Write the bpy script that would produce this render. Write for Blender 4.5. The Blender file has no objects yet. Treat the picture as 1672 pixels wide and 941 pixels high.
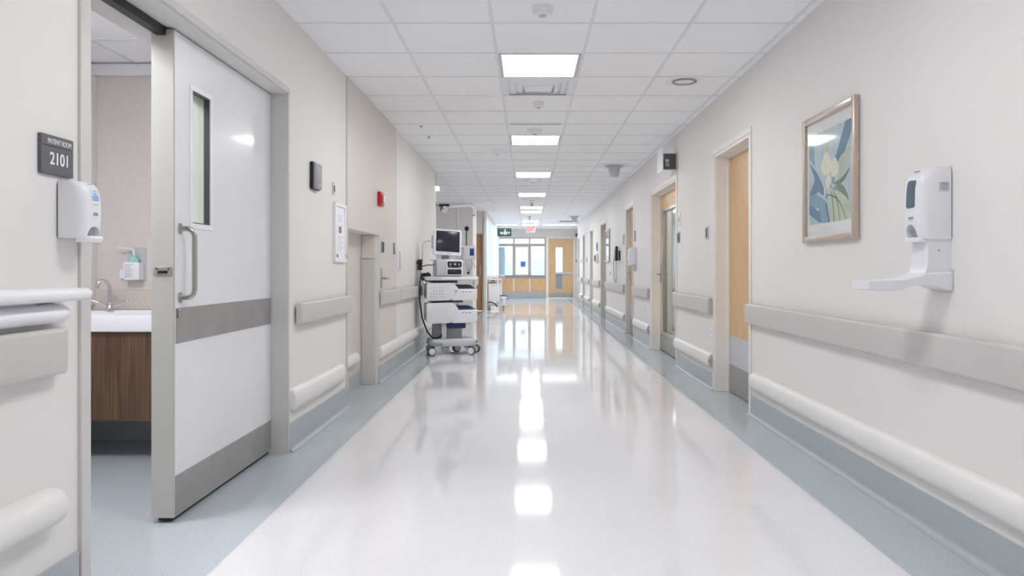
import bpy, bmesh, math, random
from mathutils import Matrix, Vector
random.seed(7)
R = math.radians
S = bpy.context.scene
COL = S.collection

# ------------------------------------------------------------------ camera, world, exposure
FOCAL = 1230.0                                   # focal length in photo pixels (1672 wide)
EYE = 1.085                                      # eye height, metres
cam = bpy.data.cameras.new('camera')
cam.sensor_width = 36.0
cam.lens = 36.0 * FOCAL / 1672.0
cam.shift_x = -26.0 / 1672.0
cam.shift_y = -30.5 / 1672.0
cam.clip_start = 0.05
cam.clip_end = 300
camo = bpy.data.objects.new('camera', cam)
camo.location = (0, 0, EYE)
camo.rotation_euler = (R(90), 0, 0)
COL.objects.link(camo)
S.camera = camo

S.view_settings.view_transform = 'Standard'
S.view_settings.look = 'None'
S.view_settings.gamma = 1.0
S.view_settings.use_curve_mapping = False
S.view_settings.exposure = 0.0
S.cycles.diffuse_bounces = 8
S.cycles.glossy_bounces = 6
S.cycles.max_bounces = 14
S.cycles.use_denoising = True
S.cycles.sample_clamp_indirect = 8.0

LAMP = 24.0                                      # radiance of the ceiling panels
ROOM_LAMP = 34.0
SKY = 2.2
w = bpy.data.worlds.new('daylight')
S.world = w
w.use_nodes = True
bgn = w.node_tree.nodes['Background']
bgn.inputs[0].default_value = (0.86, 0.94, 1.0, 1)
bgn.inputs[1].default_value = SKY

# ------------------------------------------------------------------ materials
def lin(c):
    return tuple(((v / 255.0) / 12.92 if v / 255.0 <= 0.04045 else ((v / 255.0 + 0.055) / 1.055) ** 2.4) for v in c)

def mat(name, rgb, rough=0.5, metal=0.0, var=0.03, scale=6.0, bump=0.0, bscale=200.0, coat=0.0, spec=0.5, stretch=None):
    m = bpy.data.materials.new(name)
    m.use_nodes = True
    nt = m.node_tree
    b = nt.nodes['Principled BSDF']
    b.inputs['Roughness'].default_value = rough
    b.inputs['Metallic'].default_value = metal
    b.inputs['Specular IOR Level'].default_value = spec
    b.inputs['Coat Weight'].default_value = coat
    b.inputs['Coat Roughness'].default_value = 0.08
    c = lin(rgb)
    tc = nt.nodes.new('ShaderNodeTexCoord')
    src = tc.outputs['Object']
    if stretch:
        mp = nt.nodes.new('ShaderNodeMapping')
        mp.inputs['Scale'].default_value = stretch
        nt.links.new(src, mp.inputs[0])
        src = mp.outputs[0]
    n = nt.nodes.new('ShaderNodeTexNoise')
    n.inputs['Scale'].default_value = scale
    n.inputs['Detail'].default_value = 4
    nt.links.new(src, n.inputs['Vector'])
    r = nt.nodes.new('ShaderNodeValToRGB')
    r.color_ramp.elements[0].position = 0.3
    r.color_ramp.elements[1].position = 0.7
    r.color_ramp.elements[0].color = tuple(v * (1 - var) for v in c) + (1,)
    r.color_ramp.elements[1].color = tuple(min(1, v * (1 + var)) for v in c) + (1,)
    nt.links.new(n.outputs[0], r.inputs[0])
    nt.links.new(r.outputs[0], b.inputs['Base Color'])
    if bump:
        n2 = nt.nodes.new('ShaderNodeTexNoise')
        n2.inputs['Scale'].default_value = bscale
        nt.links.new(src, n2.inputs['Vector'])
        bp = nt.nodes.new('ShaderNodeBump')
        bp.inputs['Strength'].default_value = bump
        bp.inputs['Distance'].default_value = 0.002
        nt.links.new(n2.outputs[0], bp.inputs['Height'])
        nt.links.new(bp.outputs[0], b.inputs['Normal'])
    return m

def emit(name, rgb, strength):
    m = bpy.data.materials.new(name)
    m.use_nodes = True
    nt = m.node_tree
    nt.nodes.clear()
    e = nt.nodes.new('ShaderNodeEmission')
    e.inputs[0].default_value = lin(rgb) + (1,)
    e.inputs[1].default_value = strength
    o = nt.nodes.new('ShaderNodeOutputMaterial')
    nt.links.new(e.outputs[0], o.inputs[0])
    return m

def glass(name, rgb, tint=1.0):
    m = bpy.data.materials.new(name)
    m.use_nodes = True
    nt = m.node_tree
    nt.nodes.clear()
    t = nt.nodes.new('ShaderNodeBsdfTransparent')
    t.inputs[0].default_value = lin(rgb) + (1,)
    g = nt.nodes.new('ShaderNodeBsdfGlossy')
    g.inputs['Roughness'].default_value = 0.06
    lw = nt.nodes.new('ShaderNodeLayerWeight')
    pw = nt.nodes.new('ShaderNodeMath')
    pw.operation = 'POWER'
    pw.inputs[1].default_value = 5.0
    nt.links.new(lw.outputs['Facing'], pw.inputs[0])
    f = nt.nodes.new('ShaderNodeMapRange')
    f.inputs['To Min'].default_value = 0.018
    f.inputs['To Max'].default_value = 0.9
    nt.links.new(pw.outputs[0], f.inputs[0])
    mx = nt.nodes.new('ShaderNodeMixShader')
    o = nt.nodes.new('ShaderNodeOutputMaterial')
    nt.links.new(f.outputs[0], mx.inputs[0])
    nt.links.new(t.outputs[0], mx.inputs[1])
    nt.links.new(g.outputs[0], mx.inputs[2])
    nt.links.new(mx.outputs[0], o.inputs[0])
    return m

def floor_mat(name, rgb, rgb2, rough, wav=0.05):
    """polished sheet vinyl with fine speckle and a faint long-wave unevenness"""
    m = mat(name, rgb, rough, 0, 0.03, 1.3, spec=0.4)
    nt = m.node_tree
    b = nt.nodes['Principled BSDF']
    ramp = [n for n in nt.nodes if n.type == 'VALTORGB'][0]
    tc = [n for n in nt.nodes if n.type == 'TEX_COORD'][0]
    v = nt.nodes.new('ShaderNodeTexNoise')
    v.inputs['Scale'].default_value = 160
    v.inputs['Detail'].default_value = 3
    nt.links.new(tc.outputs['Object'], v.inputs['Vector'])
    r2 = nt.nodes.new('ShaderNodeValToRGB')
    r2.color_ramp.elements[0].position = 0.52
    r2.color_ramp.elements[1].position = 0.68
    r2.color_ramp.elements[0].color = (0, 0, 0, 1)
    r2.color_ramp.elements[1].color = (1, 1, 1, 1)
    nt.links.new(v.outputs[0], r2.inputs[0])
    mx = nt.nodes.new('ShaderNodeMix')
    mx.data_type = 'RGBA'
    nt.links.new(r2.outputs[0], mx.inputs[0])
    nt.links.new(ramp.outputs[0], mx.inputs[6])
    mx.inputs[7].default_value = lin(rgb2) + (1,)
    nt.links.new(mx.outputs[2], b.inputs['Base Color'])
    n2 = nt.nodes.new('ShaderNodeTexNoise')
    n2.inputs['Scale'].default_value = 2.2
    n2.inputs['Detail'].default_value = 2
    nt.links.new(tc.outputs['Object'], n2.inputs['Vector'])
    bp = nt.nodes.new('ShaderNodeBump')
    bp.inputs['Strength'].default_value = wav
    bp.inputs['Distance'].default_value = 0.01
    nt.links.new(n2.outputs[0], bp.inputs['Height'])
    nt.links.new(bp.outputs[0], b.inputs['Normal'])
    return m

def wood_mat(name, rgb, rgb2, axis_stretch, rough=0.35):
    m = mat(name, rgb, rough, 0, 0.06, 5, stretch=axis_stretch)
    r = [n for n in m.node_tree.nodes if n.type == 'VALTORGB'][0]
    r.color_ramp.elements[0].color = lin(rgb2) + (1,)
    r.color_ramp.elements[1].color = lin(rgb) + (1,)
    return m

M = {
    'wall': mat('wall_paint', (229, 227, 225), 0.55, var=0.012, scale=1.5, bump=0.05, bscale=120),
    'panel': mat('beige_wall_panel', (217, 211, 206), 0.45, var=0.012, scale=2),
    'room_wall': mat('room_wall_covering', (214, 209, 205), 0.6, var=0.03, scale=30, bump=0.1, bscale=300),
    'stone': mat('backsplash_laminate', (205, 198, 188), 0.4, var=0.06, scale=60),
    'ceil': mat('ceiling_tile', (249, 250, 252), 0.8, var=0.012, scale=40, bump=0.1, bscale=400),
    'grid': mat('ceiling_grid', (232, 233, 236), 0.5, var=0.01),
    'white': mat('white_plastic', (236, 237, 241), 0.32, var=0.008),
    'white2': mat('white_enamel', (228, 230, 235), 0.3, var=0.01),
    'offwhite': mat('off_white_vinyl', (232, 231, 229), 0.42, var=0.01),
    'rail': mat('grey_vinyl_rail', (200, 197, 195), 0.45, var=0.012, bump=0.04, bscale=400),
    'railcap': mat('grey_rail_cap', (176, 174, 173), 0.45, var=0.01),
    'base': mat('grey_vinyl_base', (172, 180, 185), 0.35, var=0.03, scale=60),
    'cove': mat('floor_cove', (170, 180, 186), 0.25, var=0.03, scale=60),
    'frame': mat('grey_painted_frame', (205, 204, 201), 0.4, var=0.012),
    'mullion': mat('window_mullion_grey', (172, 167, 162), 0.4, var=0.012),
    'frame_w': mat('pale_frame', (232, 229, 226), 0.4, var=0.01),
    'door': mat('white_door', (230, 231, 234), 0.3, var=0.01, coat=0.2),
    'edge': mat('grey_door_edge', (188, 188, 183), 0.4, var=0.012),
    'steel': mat('brushed_steel', (172, 171, 170), 0.36, 0.6, var=0.06, scale=8, stretch=(1, 1, 40)),
    'chrome': mat('chrome', (215, 216, 220), 0.1, 1.0, var=0.01),
    'satin': mat('satin_nickel', (186, 184, 180), 0.28, 1.0, var=0.02),
    'black': mat('black_plastic', (24, 25, 28), 0.4, var=0.05),
    'dark': mat('dark_grey_plastic', (70, 72, 77), 0.45, var=0.03),
    'sign': mat('slate_sign', (92, 94, 100), 0.4, var=0.02),
    'sign2': mat('charcoal_sign', (78, 77, 76), 0.45, var=0.02),
    'ink': mat('white_lettering', (240, 240, 242), 0.5, var=0.0),
    'grey': mat('mid_grey_plastic', (150, 153, 159), 0.4, var=0.02),
    'lgrey': mat('light_grey_plastic', (196, 199, 205), 0.38, var=0.015),
    'red': mat('red_plastic', (196, 24, 34), 0.35, var=0.03),
    'green': mat('dark_green_sign', (26, 62, 52), 0.4, var=0.02),
    'screen': mat('dark_screen', (38, 44, 54), 0.18, var=0.03),
    'blue': mat('navy_plastic', (30, 52, 98), 0.35, var=0.05),
    'bluescreen': mat('blue_display', (30, 62, 128), 0.25, var=0.06, scale=20),
    'teal': mat('teal_plastic', (160, 214, 204), 0.4, var=0.02),
    'notice': mat('blue_notice', (88, 142, 206), 0.5, var=0.04, scale=30),
    'paper': mat('paper', (238, 240, 243), 0.6, var=0.01),
    'print': mat('grey_print', (150, 158, 170), 0.6, var=0.02),
    'lens': mat('smoky_lens', (84, 104, 116), 0.12, var=0.12, scale=18),
    'oak': wood_mat('oak_veneer', (222, 188, 144), (204, 165, 119), (14, 0.8, 14)),
    'walnut': wood_mat('walnut_veneer', (112, 84, 62), (72, 52, 38), (16, 16, 0.5), 0.45),
    'champagne': mat('champagne_frame', (196, 182, 168), 0.32, 0.35, var=0.04, scale=30),
    'mat': mat('picture_mount', (238, 238, 238), 0.7, var=0.005),
    'peach': mat('peach_cloth', (226, 178, 156), 0.8, var=0.08, scale=20),
    'yellow': mat('pale_yellow_label', (226, 214, 160), 0.6, var=0.03),
    'rubber': mat('grey_rubber', (96, 98, 102), 0.6, var=0.03),
    'pglass': glass('picture_glass', (252, 253, 253)),
    'dglass': glass('door_glass', (240, 246, 241)),
    'wglass': glass('window_glass', (246, 250, 252)),
    'lamp': emit('lit_diffuser', (252, 251, 251), LAMP),
    'roomlamp': emit('room_diffuser', (250, 250, 255), ROOM_LAMP),
    'exitlit': emit('lit_sign_face', (255, 236, 232), 1.0),
    'exitred': emit('lit_red_letters', (240, 66, 66), 1.0),
    'calllit': emit('lit_call_lamp', (255, 255, 255), 2.2),
    'floor': floor_mat('pale_sheet_vinyl', (226, 226, 229), (210, 209, 212), 0.065, 0.008),
    'border': floor_mat('blue_grey_sheet_vinyl', (186, 194, 199), (160, 170, 176), 0.07, 0.008),
    'weld': mat('floor_weld_line', (214, 218, 222), 0.3),
    'facade': mat('pale_blue_facade', (232, 240, 245), 0.7, var=0.05, scale=0.5),
    'curtain': mat('pale_blue_curtain', (216, 234, 240), 0.8, var=0.04),
    'aw_bg': mat('art_sky_wash', (196, 211, 217), 0.6, var=0.16, scale=5, stretch=(6, 1, 1)),
    'aw_blue': mat('art_blue_leaf', (98, 136, 166), 0.6, var=0.14, scale=14),
    'aw_lblue': mat('art_light_blue', (140, 174, 194), 0.6, var=0.12, scale=12),
    'aw_cream': mat('art_cream_petal', (240, 235, 214), 0.6, var=0.06, scale=20),
    'aw_green': mat('art_sage_leaf', (198, 208, 186), 0.6, var=0.10, scale=14),
    'aw_stem': mat('art_green_stem', (110, 128, 112), 0.6, var=0.05),
}

# ------------------------------------------------------------------ mesh builder
class MB:
    def __init__(self):
        self.bm = bmesh.new()

    def _faces(self, vs, fs, mi=0):
        v = [self.bm.verts.new(p) for p in vs]
        out = []
        for f in fs:
            try:
                fc = self.bm.faces.new([v[i] for i in f])
                fc.material_index = mi
                out.append(fc)
            except ValueError:
                pass
        return v, out

    def box(self, x0, x1, y0, y1, z0, z1, bev=0.0, seg=2, mi=0):
        if x0 > x1: x0, x1 = x1, x0
        if y0 > y1: y0, y1 = y1, y0
        if z0 > z1: z0, z1 = z1, z0
        p = [(x0, y0, z0), (x1, y0, z0), (x1, y1, z0), (x0, y1, z0), (x0, y0, z1), (x1, y0, z1), (x1, y1, z1), (x0, y1, z1)]
        f = [(0, 3, 2, 1), (4, 5, 6, 7), (0, 1, 5, 4), (1, 2, 6, 5), (2, 3, 7, 6), (3, 0, 4, 7)]
        v, fs = self._faces(p, f, mi)
        if bev > 0:
            bev = min(bev, 0.49 * min(x1 - x0, y1 - y0, z1 - z0))
            es = list({e for fc in fs for e in fc.edges})
            bmesh.ops.bevel(self.bm, geom=es, offset=bev, segments=seg, affect='EDGES', profile=0.5)
        return self

    def loft(self, rings, mi=0, cap=True):
        n = len(rings[0])
        vs = [p for r in rings for p in r]
        fs = []
        for k in range(len(rings) - 1):
            for i in range(n):
                j = (i + 1) % n
                fs.append((k * n + i, k * n + j, (k + 1) * n + j, (k + 1) * n + i))
        if cap:
            fs.append(tuple(range(n - 1, -1, -1)))
            fs.append(tuple((len(rings) - 1) * n + i for i in range(n)))
        self._faces(vs, fs, mi)
        return self

    def prism(self, poly, axis, a, b, mi=0, bev=0.0, seg=2):
        """extrude a 2D polygon along an axis: 'x' -> (y,z) poly, 'y' -> (x,z), 'z' -> (x,y)"""
        def P(q, t):
            return {'x': (t, q[0], q[1]), 'y': (q[0], t, q[1]), 'z': (q[0], q[1], t)}[axis]
        n = len(poly)
        vs = [P(q, a) for q in poly] + [P(q, b) for q in poly]
        fs = [tuple(range(n - 1, -1, -1)), tuple(range(n, 2 * n))] + [(i, (i + 1) % n, n + (i + 1) % n, n + i) for i in range(n)]
        v, f = self._faces(vs, fs, mi)
        if bev > 0:
            es = list({e for fc in f[:2] for e in fc.edges})
            bmesh.ops.bevel(self.bm, geom=es, offset=bev, segments=seg, affect='EDGES', profile=0.5)
        return self

    def tube(self, pts, r, n=12, mi=0, rs=None):
        pts = [Vector(p) for p in pts]
        t0 = (pts[1] - pts[0]).normalized()
        up = Vector((0, 0, 1)) if abs(t0.z) < 0.9 else Vector((1, 0, 0))
        nrm = t0.cross(up).normalized()
        rings = []
        for i, p in enumerate(pts):
            if i == 0: t = pts[1] - pts[0]
            elif i == len(pts) - 1: t = pts[-1] - pts[-2]
            else: t = (pts[i + 1] - pts[i]).normalized() + (pts[i] - pts[i - 1]).normalized()
            t.normalize()
            nrm = (nrm - t * nrm.dot(t)).normalized()
            bn = t.cross(nrm)
            rr = rs[i] if rs else r
            rings.append([tuple(p + (nrm * math.cos(2 * math.pi * k / n) + bn * math.sin(2 * math.pi * k / n)) * rr) for k in range(n)])
        return self.loft(rings, mi)

    def cyl(self, p0, p1, r, r1=None, n=24, mi=0):
        return self.tube([p0, p1], r, n, mi, rs=[r, r if r1 is None else r1])

    def lathe(self, prof, c=(0, 0, 0), axis='z', n=28, mi=0):
        rings = []
        for (r, h) in prof:
            ring = []
            for k in range(n):
                a = 2 * math.pi * k / n
                q = (r * math.cos(a), r * math.sin(a))
                p = {'z': (q[0], q[1], h), 'x': (h, q[0], q[1]), 'y': (q[0], h, q[1])}[axis]
                ring.append((p[0] + c[0], p[1] + c[1], p[2] + c[2]))
            rings.append(ring)
        return self.loft(rings, mi)

    def sphere(self, c, rx, ry=None, rz=None, mi=0, n=16):
        ry = rx if ry is None else ry
        rz = rx if rz is None else rz
        rings = []
        for i in range(1, n):
            a = math.pi * i / n
            rings.append([(c[0] + rx * math.sin(a) * math.cos(2 * math.pi * k / n), c[1] + ry * math.sin(a) * math.sin(2 * math.pi * k / n), c[2] - rz * math.cos(a)) for k in range(n)])
        return self.loft(rings, mi)

    def flat(self, poly, z, mi=0):
        self._faces([(q[0], q[1], z) for q in poly], [tuple(range(len(poly)))], mi)
        return self

    def build(self, name, m, parent=None, sharp=40):
        bm = self.bm
        bmesh.ops.recalc_face_normals(bm, faces=bm.faces[:])
        me = bpy.data.meshes.new(name)
        bm.to_mesh(me)
        bm.free()
        for k in (m if isinstance(m, (list, tuple)) else [m]):
            me.materials.append(k)
        me.polygons.foreach_set('use_smooth', [True] * len(me.polygons))
        me.set_sharp_from_angle(angle=R(sharp))
        o = bpy.data.objects.new(name, me)
        COL.objects.link(o)
        if parent is not None:
            o.parent = parent
        return o

def carve(o, cutter_mb):
    """cut a shape out of a mesh for good; the cutter is removed again"""
    c = cutter_mb.build('cutter', M['white'])
    bpy.context.view_layer.update()
    c.matrix_world = o.matrix_world
    md = o.modifiers.new('cut', 'BOOLEAN')
    md.operation = 'DIFFERENCE'
    md.object = c
    md.solver = 'EXACT'
    bpy.context.view_layer.update()
    dg = bpy.context.evaluated_depsgraph_get()
    me = bpy.data.meshes.new_from_object(o.evaluated_get(dg))
    o.modifiers.clear()
    old = o.data
    o.data = me
    bpy.data.meshes.remove(old)
    cm = c.data
    bpy.data.objects.remove(c)
    bpy.data.meshes.remove(cm)
    me.polygons.foreach_set('use_smooth', [True] * len(me.polygons))
    me.set_sharp_from_angle(angle=R(35))

def rrect(x0, x1, y0, y1, r, n=4, corners=(1, 1, 1, 1)):
    """rounded rectangle outline, counter-clockwise from the lower left"""
    out = []
    cs = [((x0 + r, y0 + r), 180, (x0, y0)), ((x1 - r, y0 + r), 270, (x1, y0)), ((x1 - r, y1 - r), 0, (x1, y1)), ((x0 + r, y1 - r), 90, (x0, y1))]
    for on, ((cx, cy), a0, cor) in zip(corners, cs):
        for k in range(n + 1):
            if on:
                a = R(a0 + 90.0 * k / n)
                out.append((cx + r * math.cos(a), cy + r * math.sin(a)))
            else:
                e = 1e-4 * (k - n / 2)
                out.append((cor[0] + (e if a0 in (180, 0) else 0) * 0, cor[1]) if False else (cor[0] + (0.0003 * k if a0 == 180 else -0.0003 * (n - k) if a0 == 270 else -0.0003 * k if a0 == 0 else 0.0003 * (n - k)), cor[1]))
    return out

def tag(o, label=None, cat=None, group=None, kind=None):
    if label: o['label'] = label
    if cat: o['category'] = cat
    if group: o['group'] = group
    if kind: o['kind'] = kind
    return o

def thing(name, label, cat, mw=None, group=None, kind=None):
    o = bpy.data.objects.new(name, None)
    o.empty_display_size = 0.05
    COL.objects.link(o)
    if mw is not None:
        o.matrix_world = mw
    return tag(o, label, cat, group, kind)

def struct(mb, name, m, label, cat):
    return tag(mb.build(name, m), label, cat, None, 'structure')

def frame_matrix(ax, ay, az, loc):
    return Matrix(((ax[0], ay[0], az[0], loc[0]), (ax[1], ay[1], az[1], loc[1]), (ax[2], ay[2], az[2], loc[2]), (0, 0, 0, 1)))

# local frames: x = right as seen, y = up, z = out of the surface
def on_left(y, z, x=None):  return frame_matrix((0, 1, 0), (0, 0, 1), (1, 0, 0), (XL if x is None else x, y, z))
def on_right(y, z, x=None): return frame_matrix((0, -1, 0), (0, 0, 1), (-1, 0, 0), (XR if x is None else x, y, z))
def facing(x, y, z):        return frame_matrix((1, 0, 0), (0, 0, 1), (0, -1, 0), (x, y, z))
def on_ceiling(x, y, z=2.6): return frame_matrix((1, 0, 0), (0, -1, 0), (0, 0, -1), (x, y, z))

def lettering(name, s, height, width, m, parent, x, y, z, depth=0.0008, bold=0.0):
    cu = bpy.data.curves.new(name, 'FONT')
    cu.body = s
    cu.size = 1.0
    cu.align_x = 'CENTER'
    cu.extrude = 0.01
    cu.offset = bold
    t = bpy.data.objects.new(name, cu)
    COL.objects.link(t)
    bpy.context.view_layer.update()
    me = bpy.data.meshes.new_from_object(t.evaluated_get(bpy.context.evaluated_depsgraph_get()))
    bpy.data.objects.remove(t)
    bpy.data.curves.remove(cu)
    xs = [v.co.x for v in me.vertices]; ys = [v.co.y for v in me.vertices]
    sx = width / (max(xs) - min(xs)); sy = height / (max(ys) - min(ys))
    cx = (max(xs) + min(xs)) / 2; cy = (max(ys) + min(ys)) / 2
    for v in me.vertices:
        v.co = ((v.co.x - cx) * sx + x, (v.co.y - cy) * sy + y, z + (v.co.z + 0.01) * depth / 0.02)
    me.materials.clear()
    me.materials.append(m)
    o = bpy.data.objects.new(name, me)
    COL.objects.link(o)
    o.parent = parent
    return o

# ------------------------------------------------------------------ dimensions (metres; x right, y along the corridor, z up)
XL, XR, H = -1.42, 1.667, 2.6
YB, YE = -3.0, 28.3
DOORS_R = [(5.65, 6.72), (8.44, 10.2), (11.85, 12.8), (16.0, 17.2), (19.25, 20.15), (22.0, 22.8), (24.2, 25.0)]
DH = 2.11

# ------------------------------------------------------------------ setting: floor and ceiling
f = MB()
f.box(-1.13, 1.349, YB, YE + 0.1, -0.05, 0, mi=0)
f.box(-3.3, -1.138, 5.0, YE + 0.1, -0.05, 0, mi=1)
f.box(XL - 0.29, -1.138, YB, 5.0, -0.05, 0, mi=1)
f.box(1.357, 2.2, YB, YE + 0.1, -0.05, 0, mi=1)
f.box(-1.138, -1.13, YB, YE + 0.1, -0.05, 0.0002, mi=2)
f.box(1.349, 1.357, YB, YE + 0.1, -0.05, 0.0002, mi=2)
f.box(-3.3, XL - 0.29, YB, 5.0, -0.05, 0, mi=3)
struct(f, 'floor', [M['floor'], M['border'], M['weld'], M['border']], 'polished pale corridor floor with blue-grey borders along both walls', 'floor')

GX0, GX, GY0, GY = -0.83, 0.61, 5.27, 0.645
c = MB().box(-3.3, 2.2, YB, YE + 0.1, H, H + 0.05)
ceil_o = struct(c, 'ceiling', M['ceil'], 'white suspended tile ceiling over the corridor', 'ceiling')
g = MB()
for k in range(-4, 5):
    x = GX0 + GX * k
    if -3.2 < x < 2.1:
        g.box(x - 0.010, x + 0.010, YB, YE, H - 0.005, H, mi=0)
for k in range(-12, 36):
    y = GY0 + GY * k
    g.box(-3.2, 2.1, y - 0.006, y + 0.006, H - 0.0046, H, mi=0)
g.build('ceiling_grid', M['grid'], ceil_o)

# ------------------------------------------------------------------ setting: right wall
wr = MB()
edges = [YB] + [v for d in DOORS_R for v in d] + [25.2]
for i in range(0, len(edges), 2):
    wr.box(XR, XR + 0.28, edges[i], edges[i + 1], 0, H)
for a, b in DOORS_R:
    wr.box(XR, XR + 0.28, a, b, DH, H)
wr.box(1.9, 2.15, 25.2, YE, 0, H)
struct(wr, 'wall_right', M['wall'], 'long off-white corridor wall on the right with wooden doors', 'wall')

def baseboard(mb, side, y0, y1, h=0.15):
    s = 1 if side == 'l' else -1
    x = XL if side == 'l' else XR
    prof = [(x - s * 0.002, 0), (x + s * 0.040, 0), (x + s * 0.040, 0.0025), (x + s * 0.028, 0.004), (x + s * 0.018, 0.009), (x + s * 0.011, 0.018), (x + s * 0.008, 0.03), (x + s * 0.008, h), (x - s * 0.002, h)]
    mb.prism(prof, 'y', y0, y1, mi=0)
bb = MB()
for i in range(0, len(edges), 2):
    baseboard(bb, 'r', edges[i] + (0.012 if i else 0), edges[i + 1] - 0.012)
struct(bb, 'baseboard_right', M['base'], 'blue-grey vinyl baseboard along the right wall', 'baseboard')

# ------------------------------------------------------------------ setting: left wall
YO0, YO1 = 2.43, 4.434            # sliding-door opening
NY0, NY1, NZ = 5.88, 7.14, 1.41   # low niche
wl = MB()
T = XL - 0.29
wl.box(T, XL, YB, YO0, 0, H)
wl.box(T, XL, YO0, YO1, 2.12, H)
wl.box(T, XL, YO1, NY0, 0, H)
wl.box(T, XL, NY0, NY1, NZ, H)
wl.box(T, XL, NY1, 11.65, 0, H)
struct(wl, 'wall_left', M['wall'], 'long off-white corridor wall on the left with sliding door', 'wall')
wn_ = MB()
wn_.box(T, -1.57, NY0, NY1, 0, NZ)
struct(wn_, 'wall_niche', M['panel'], 'walls of the low niche beside the beige post', 'wall')
wp = MB()
wp.box(XL, XL + 0.006, NY0 + 0.03, 8.05, NZ, H - 0.006)
wp.box(XL, XL + 0.006, NY1 + 0.01, 8.05, 0.15, NZ)
wp.box(-1.57, XL - 0.026, NY1 - 0.004, NY1 + 0.002, 0.0, NZ)
struct(wp, 'trim_1', M['panel'], 'beige wall panel with red fire alarm on the left wall', 'wall panel')
tr = MB()
tr.box(XL - 0.002, XL + 0.010, NY0 - 0.004, NY0 + 0.03, 0.15, H - 0.006)
struct(tr, 'trim_2', M['frame'], 'narrow grey vertical trim strip at the near edge of the beige panel', 'trim')
tr = MB()
tr.box(XL - 0.002, XL + 0.010, 8.05, 8.085, 0.15, H - 0.006)
struct(tr, 'trim_3', M['frame_w'], 'narrow pale vertical trim strip at the far edge of the beige panel', 'trim')
bb = MB()
for a, b in ((YB, 2.37), (4.47, NY0), (NY1 + 0.003, 11.65)):
    baseboard(bb, 'l', a, b, 0.2 if a < 0 else 0.165)
bb.box(-1.57, -1.562, NY0, NY1 - 0.004, 0, 0.14)
struct(bb, 'baseboard_left', M['base'], 'blue-grey vinyl baseboard along the left wall', 'baseboard')

# unseen wall added behind the camera so sky light does not leak in
struct(MB().box(-3.2, 2.2, YB - 0.1, YB, 0, H), 'wall_back_light_seal', M['wall'], 'unseen off-white wall added behind the viewer to shut out sky light', 'wall')

# recess and far left walls
wf = MB()
wf.box(-3.0, T, 11.55, 11.65, 0, H)
wf.box(-3.0, -2.9, 11.65, 17.2, 0, H)
wf.box(-3.0, -1.26, 17.2, 17.4, 0, H)
wf.box(-1.46, -1.26, 17.4, 18.4, 0, H)
wf.box(-3.0, -2.9, 17.4, 19.6, 0, H)
wf.box(-3.0, -2.12, 19.6, 19.75, 0, H)
wf.box(-2.12, -1.147, 19.6, 19.75, 2.05, H)
struct(wf, 'wall_recess', M['wall'], 'off-white wall stepping out behind the medical cart', 'wall')
bb = MB()
bb.box(-2.9, -1.252, 17.19, 17.2, 0, 0.15)
bb.box(-1.26, -1.25, 17.19, 18.4, 0, 0.15)
struct(bb, 'baseboard_recess', M['base'], 'blue-grey baseboard on the wall behind the medical cart', 'baseboard')
ws = MB()
ws.box(-1.147, -1.08, 19.55, 19.9, 0, H)
ws.box(-1.2, -1.08, 19.9, YE, 0, 0.86)
ws.box(-1.2, -1.08, 19.9, YE, 2.5, H)
ws.box(-1.2, -1.08, YE - 0.12, YE, 0.86, 2.5)
struct(ws, 'wall_window_side', M['wall'], 'low white wall and pier under the long side window', 'wall')

# end wall
we = MB()
we.box(-1.2, 0.69, YE, YE + 0.15, 2.28, H)
we.box(0.667, 0.70, YE, YE + 0.15, 0, 2.28)
we.box(0.69, 1.75, YE, YE + 0.15, 2.30, H)
we.box(1.74, 2.15, YE, YE + 0.15, 0, H)
we.box(-1.2, -1.15, YE, YE + 0.15, 0, 2.28)
struct(we, 'wall_end', M['panel'], 'far end wall above and beside the bright window', 'wall')

# end window: transom lights above, three lights below, oak panels under the sill
wn = thing('window_1', 'bright end window with grey mullions above oak panels', 'window', facing(0, YE, 0), kind='structure')
fr = MB()
x0, x1 = -1.15, 0.667
for (a, b, p, q) in ((x0 + 0.045, x1 - 0.045, 2.24, 2.28), (x0 + 0.045, x1 - 0.045, 1.95, 2.05), (x0 + 0.045, x1 - 0.045, 0.74, 0.85), (x0, x0 + 0.045, 0.74, 2.28), (x1 - 0.045, x1, 0.74, 2.28),
                     (-0.575, -0.483, 0.85, 1.95), (0.023, 0.115, 0.85, 1.95), (-0.56, -0.505, 2.05, 2.24), (0.035, 0.09, 2.05, 2.24)):
    fr.box(a, b, p, q, -0.08, 0.0, 0.004, 1)
fr.build('window_frame', M['mullion'], wn)
MB().box(x0, x1, 0.835, 0.865, -0.06, 0.06, 0.006).build('window_sill', M['grey'], wn)
sash = MB()
for (a, b, p, q) in ((-0.483, -0.45, 0.85, 1.95), (-0.01, 0.023, 0.85, 1.95), (-0.45, -0.01, 1.90, 1.95), (-0.45, -0.01, 0.85, 0.90)):
    sash.box(a, b, p, q, -0.07, -0.01, 0.004, 1)
sash.build('sash', M['frame_w'], wn)
for (a, b, p, q) in ((-1.11, -0.56, 0.85, 1.96), (-0.46, 0.0, 0.89, 1.91), (0.11, 0.63, 0.85, 1.96), (-1.11, -0.55, 2.04, 2.25), (-0.51, 0.04, 2.04, 2.25), (0.08, 0.63, 2.04, 2.25)):
    MB().box(a, b, p, q, -0.046, -0.040).build('pane', M['wglass'], wn)
for (a, b) in ((x0, -0.56), (-0.51, 0.04), (0.09, x1)):
    MB().box(a, b, 0.235, 0.74, -0.05, -0.015, 0.004, 1).build('oak_panel', M['oak'], wn)
st = MB()
for a, b in ((-0.56, -0.51), (0.04, 0.09)):
    st.box(a, b, 0.235, 0.74, -0.05, 0.0, 0.003, 1)
st.build('panel_stile', M['frame_w'], wn)
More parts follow.
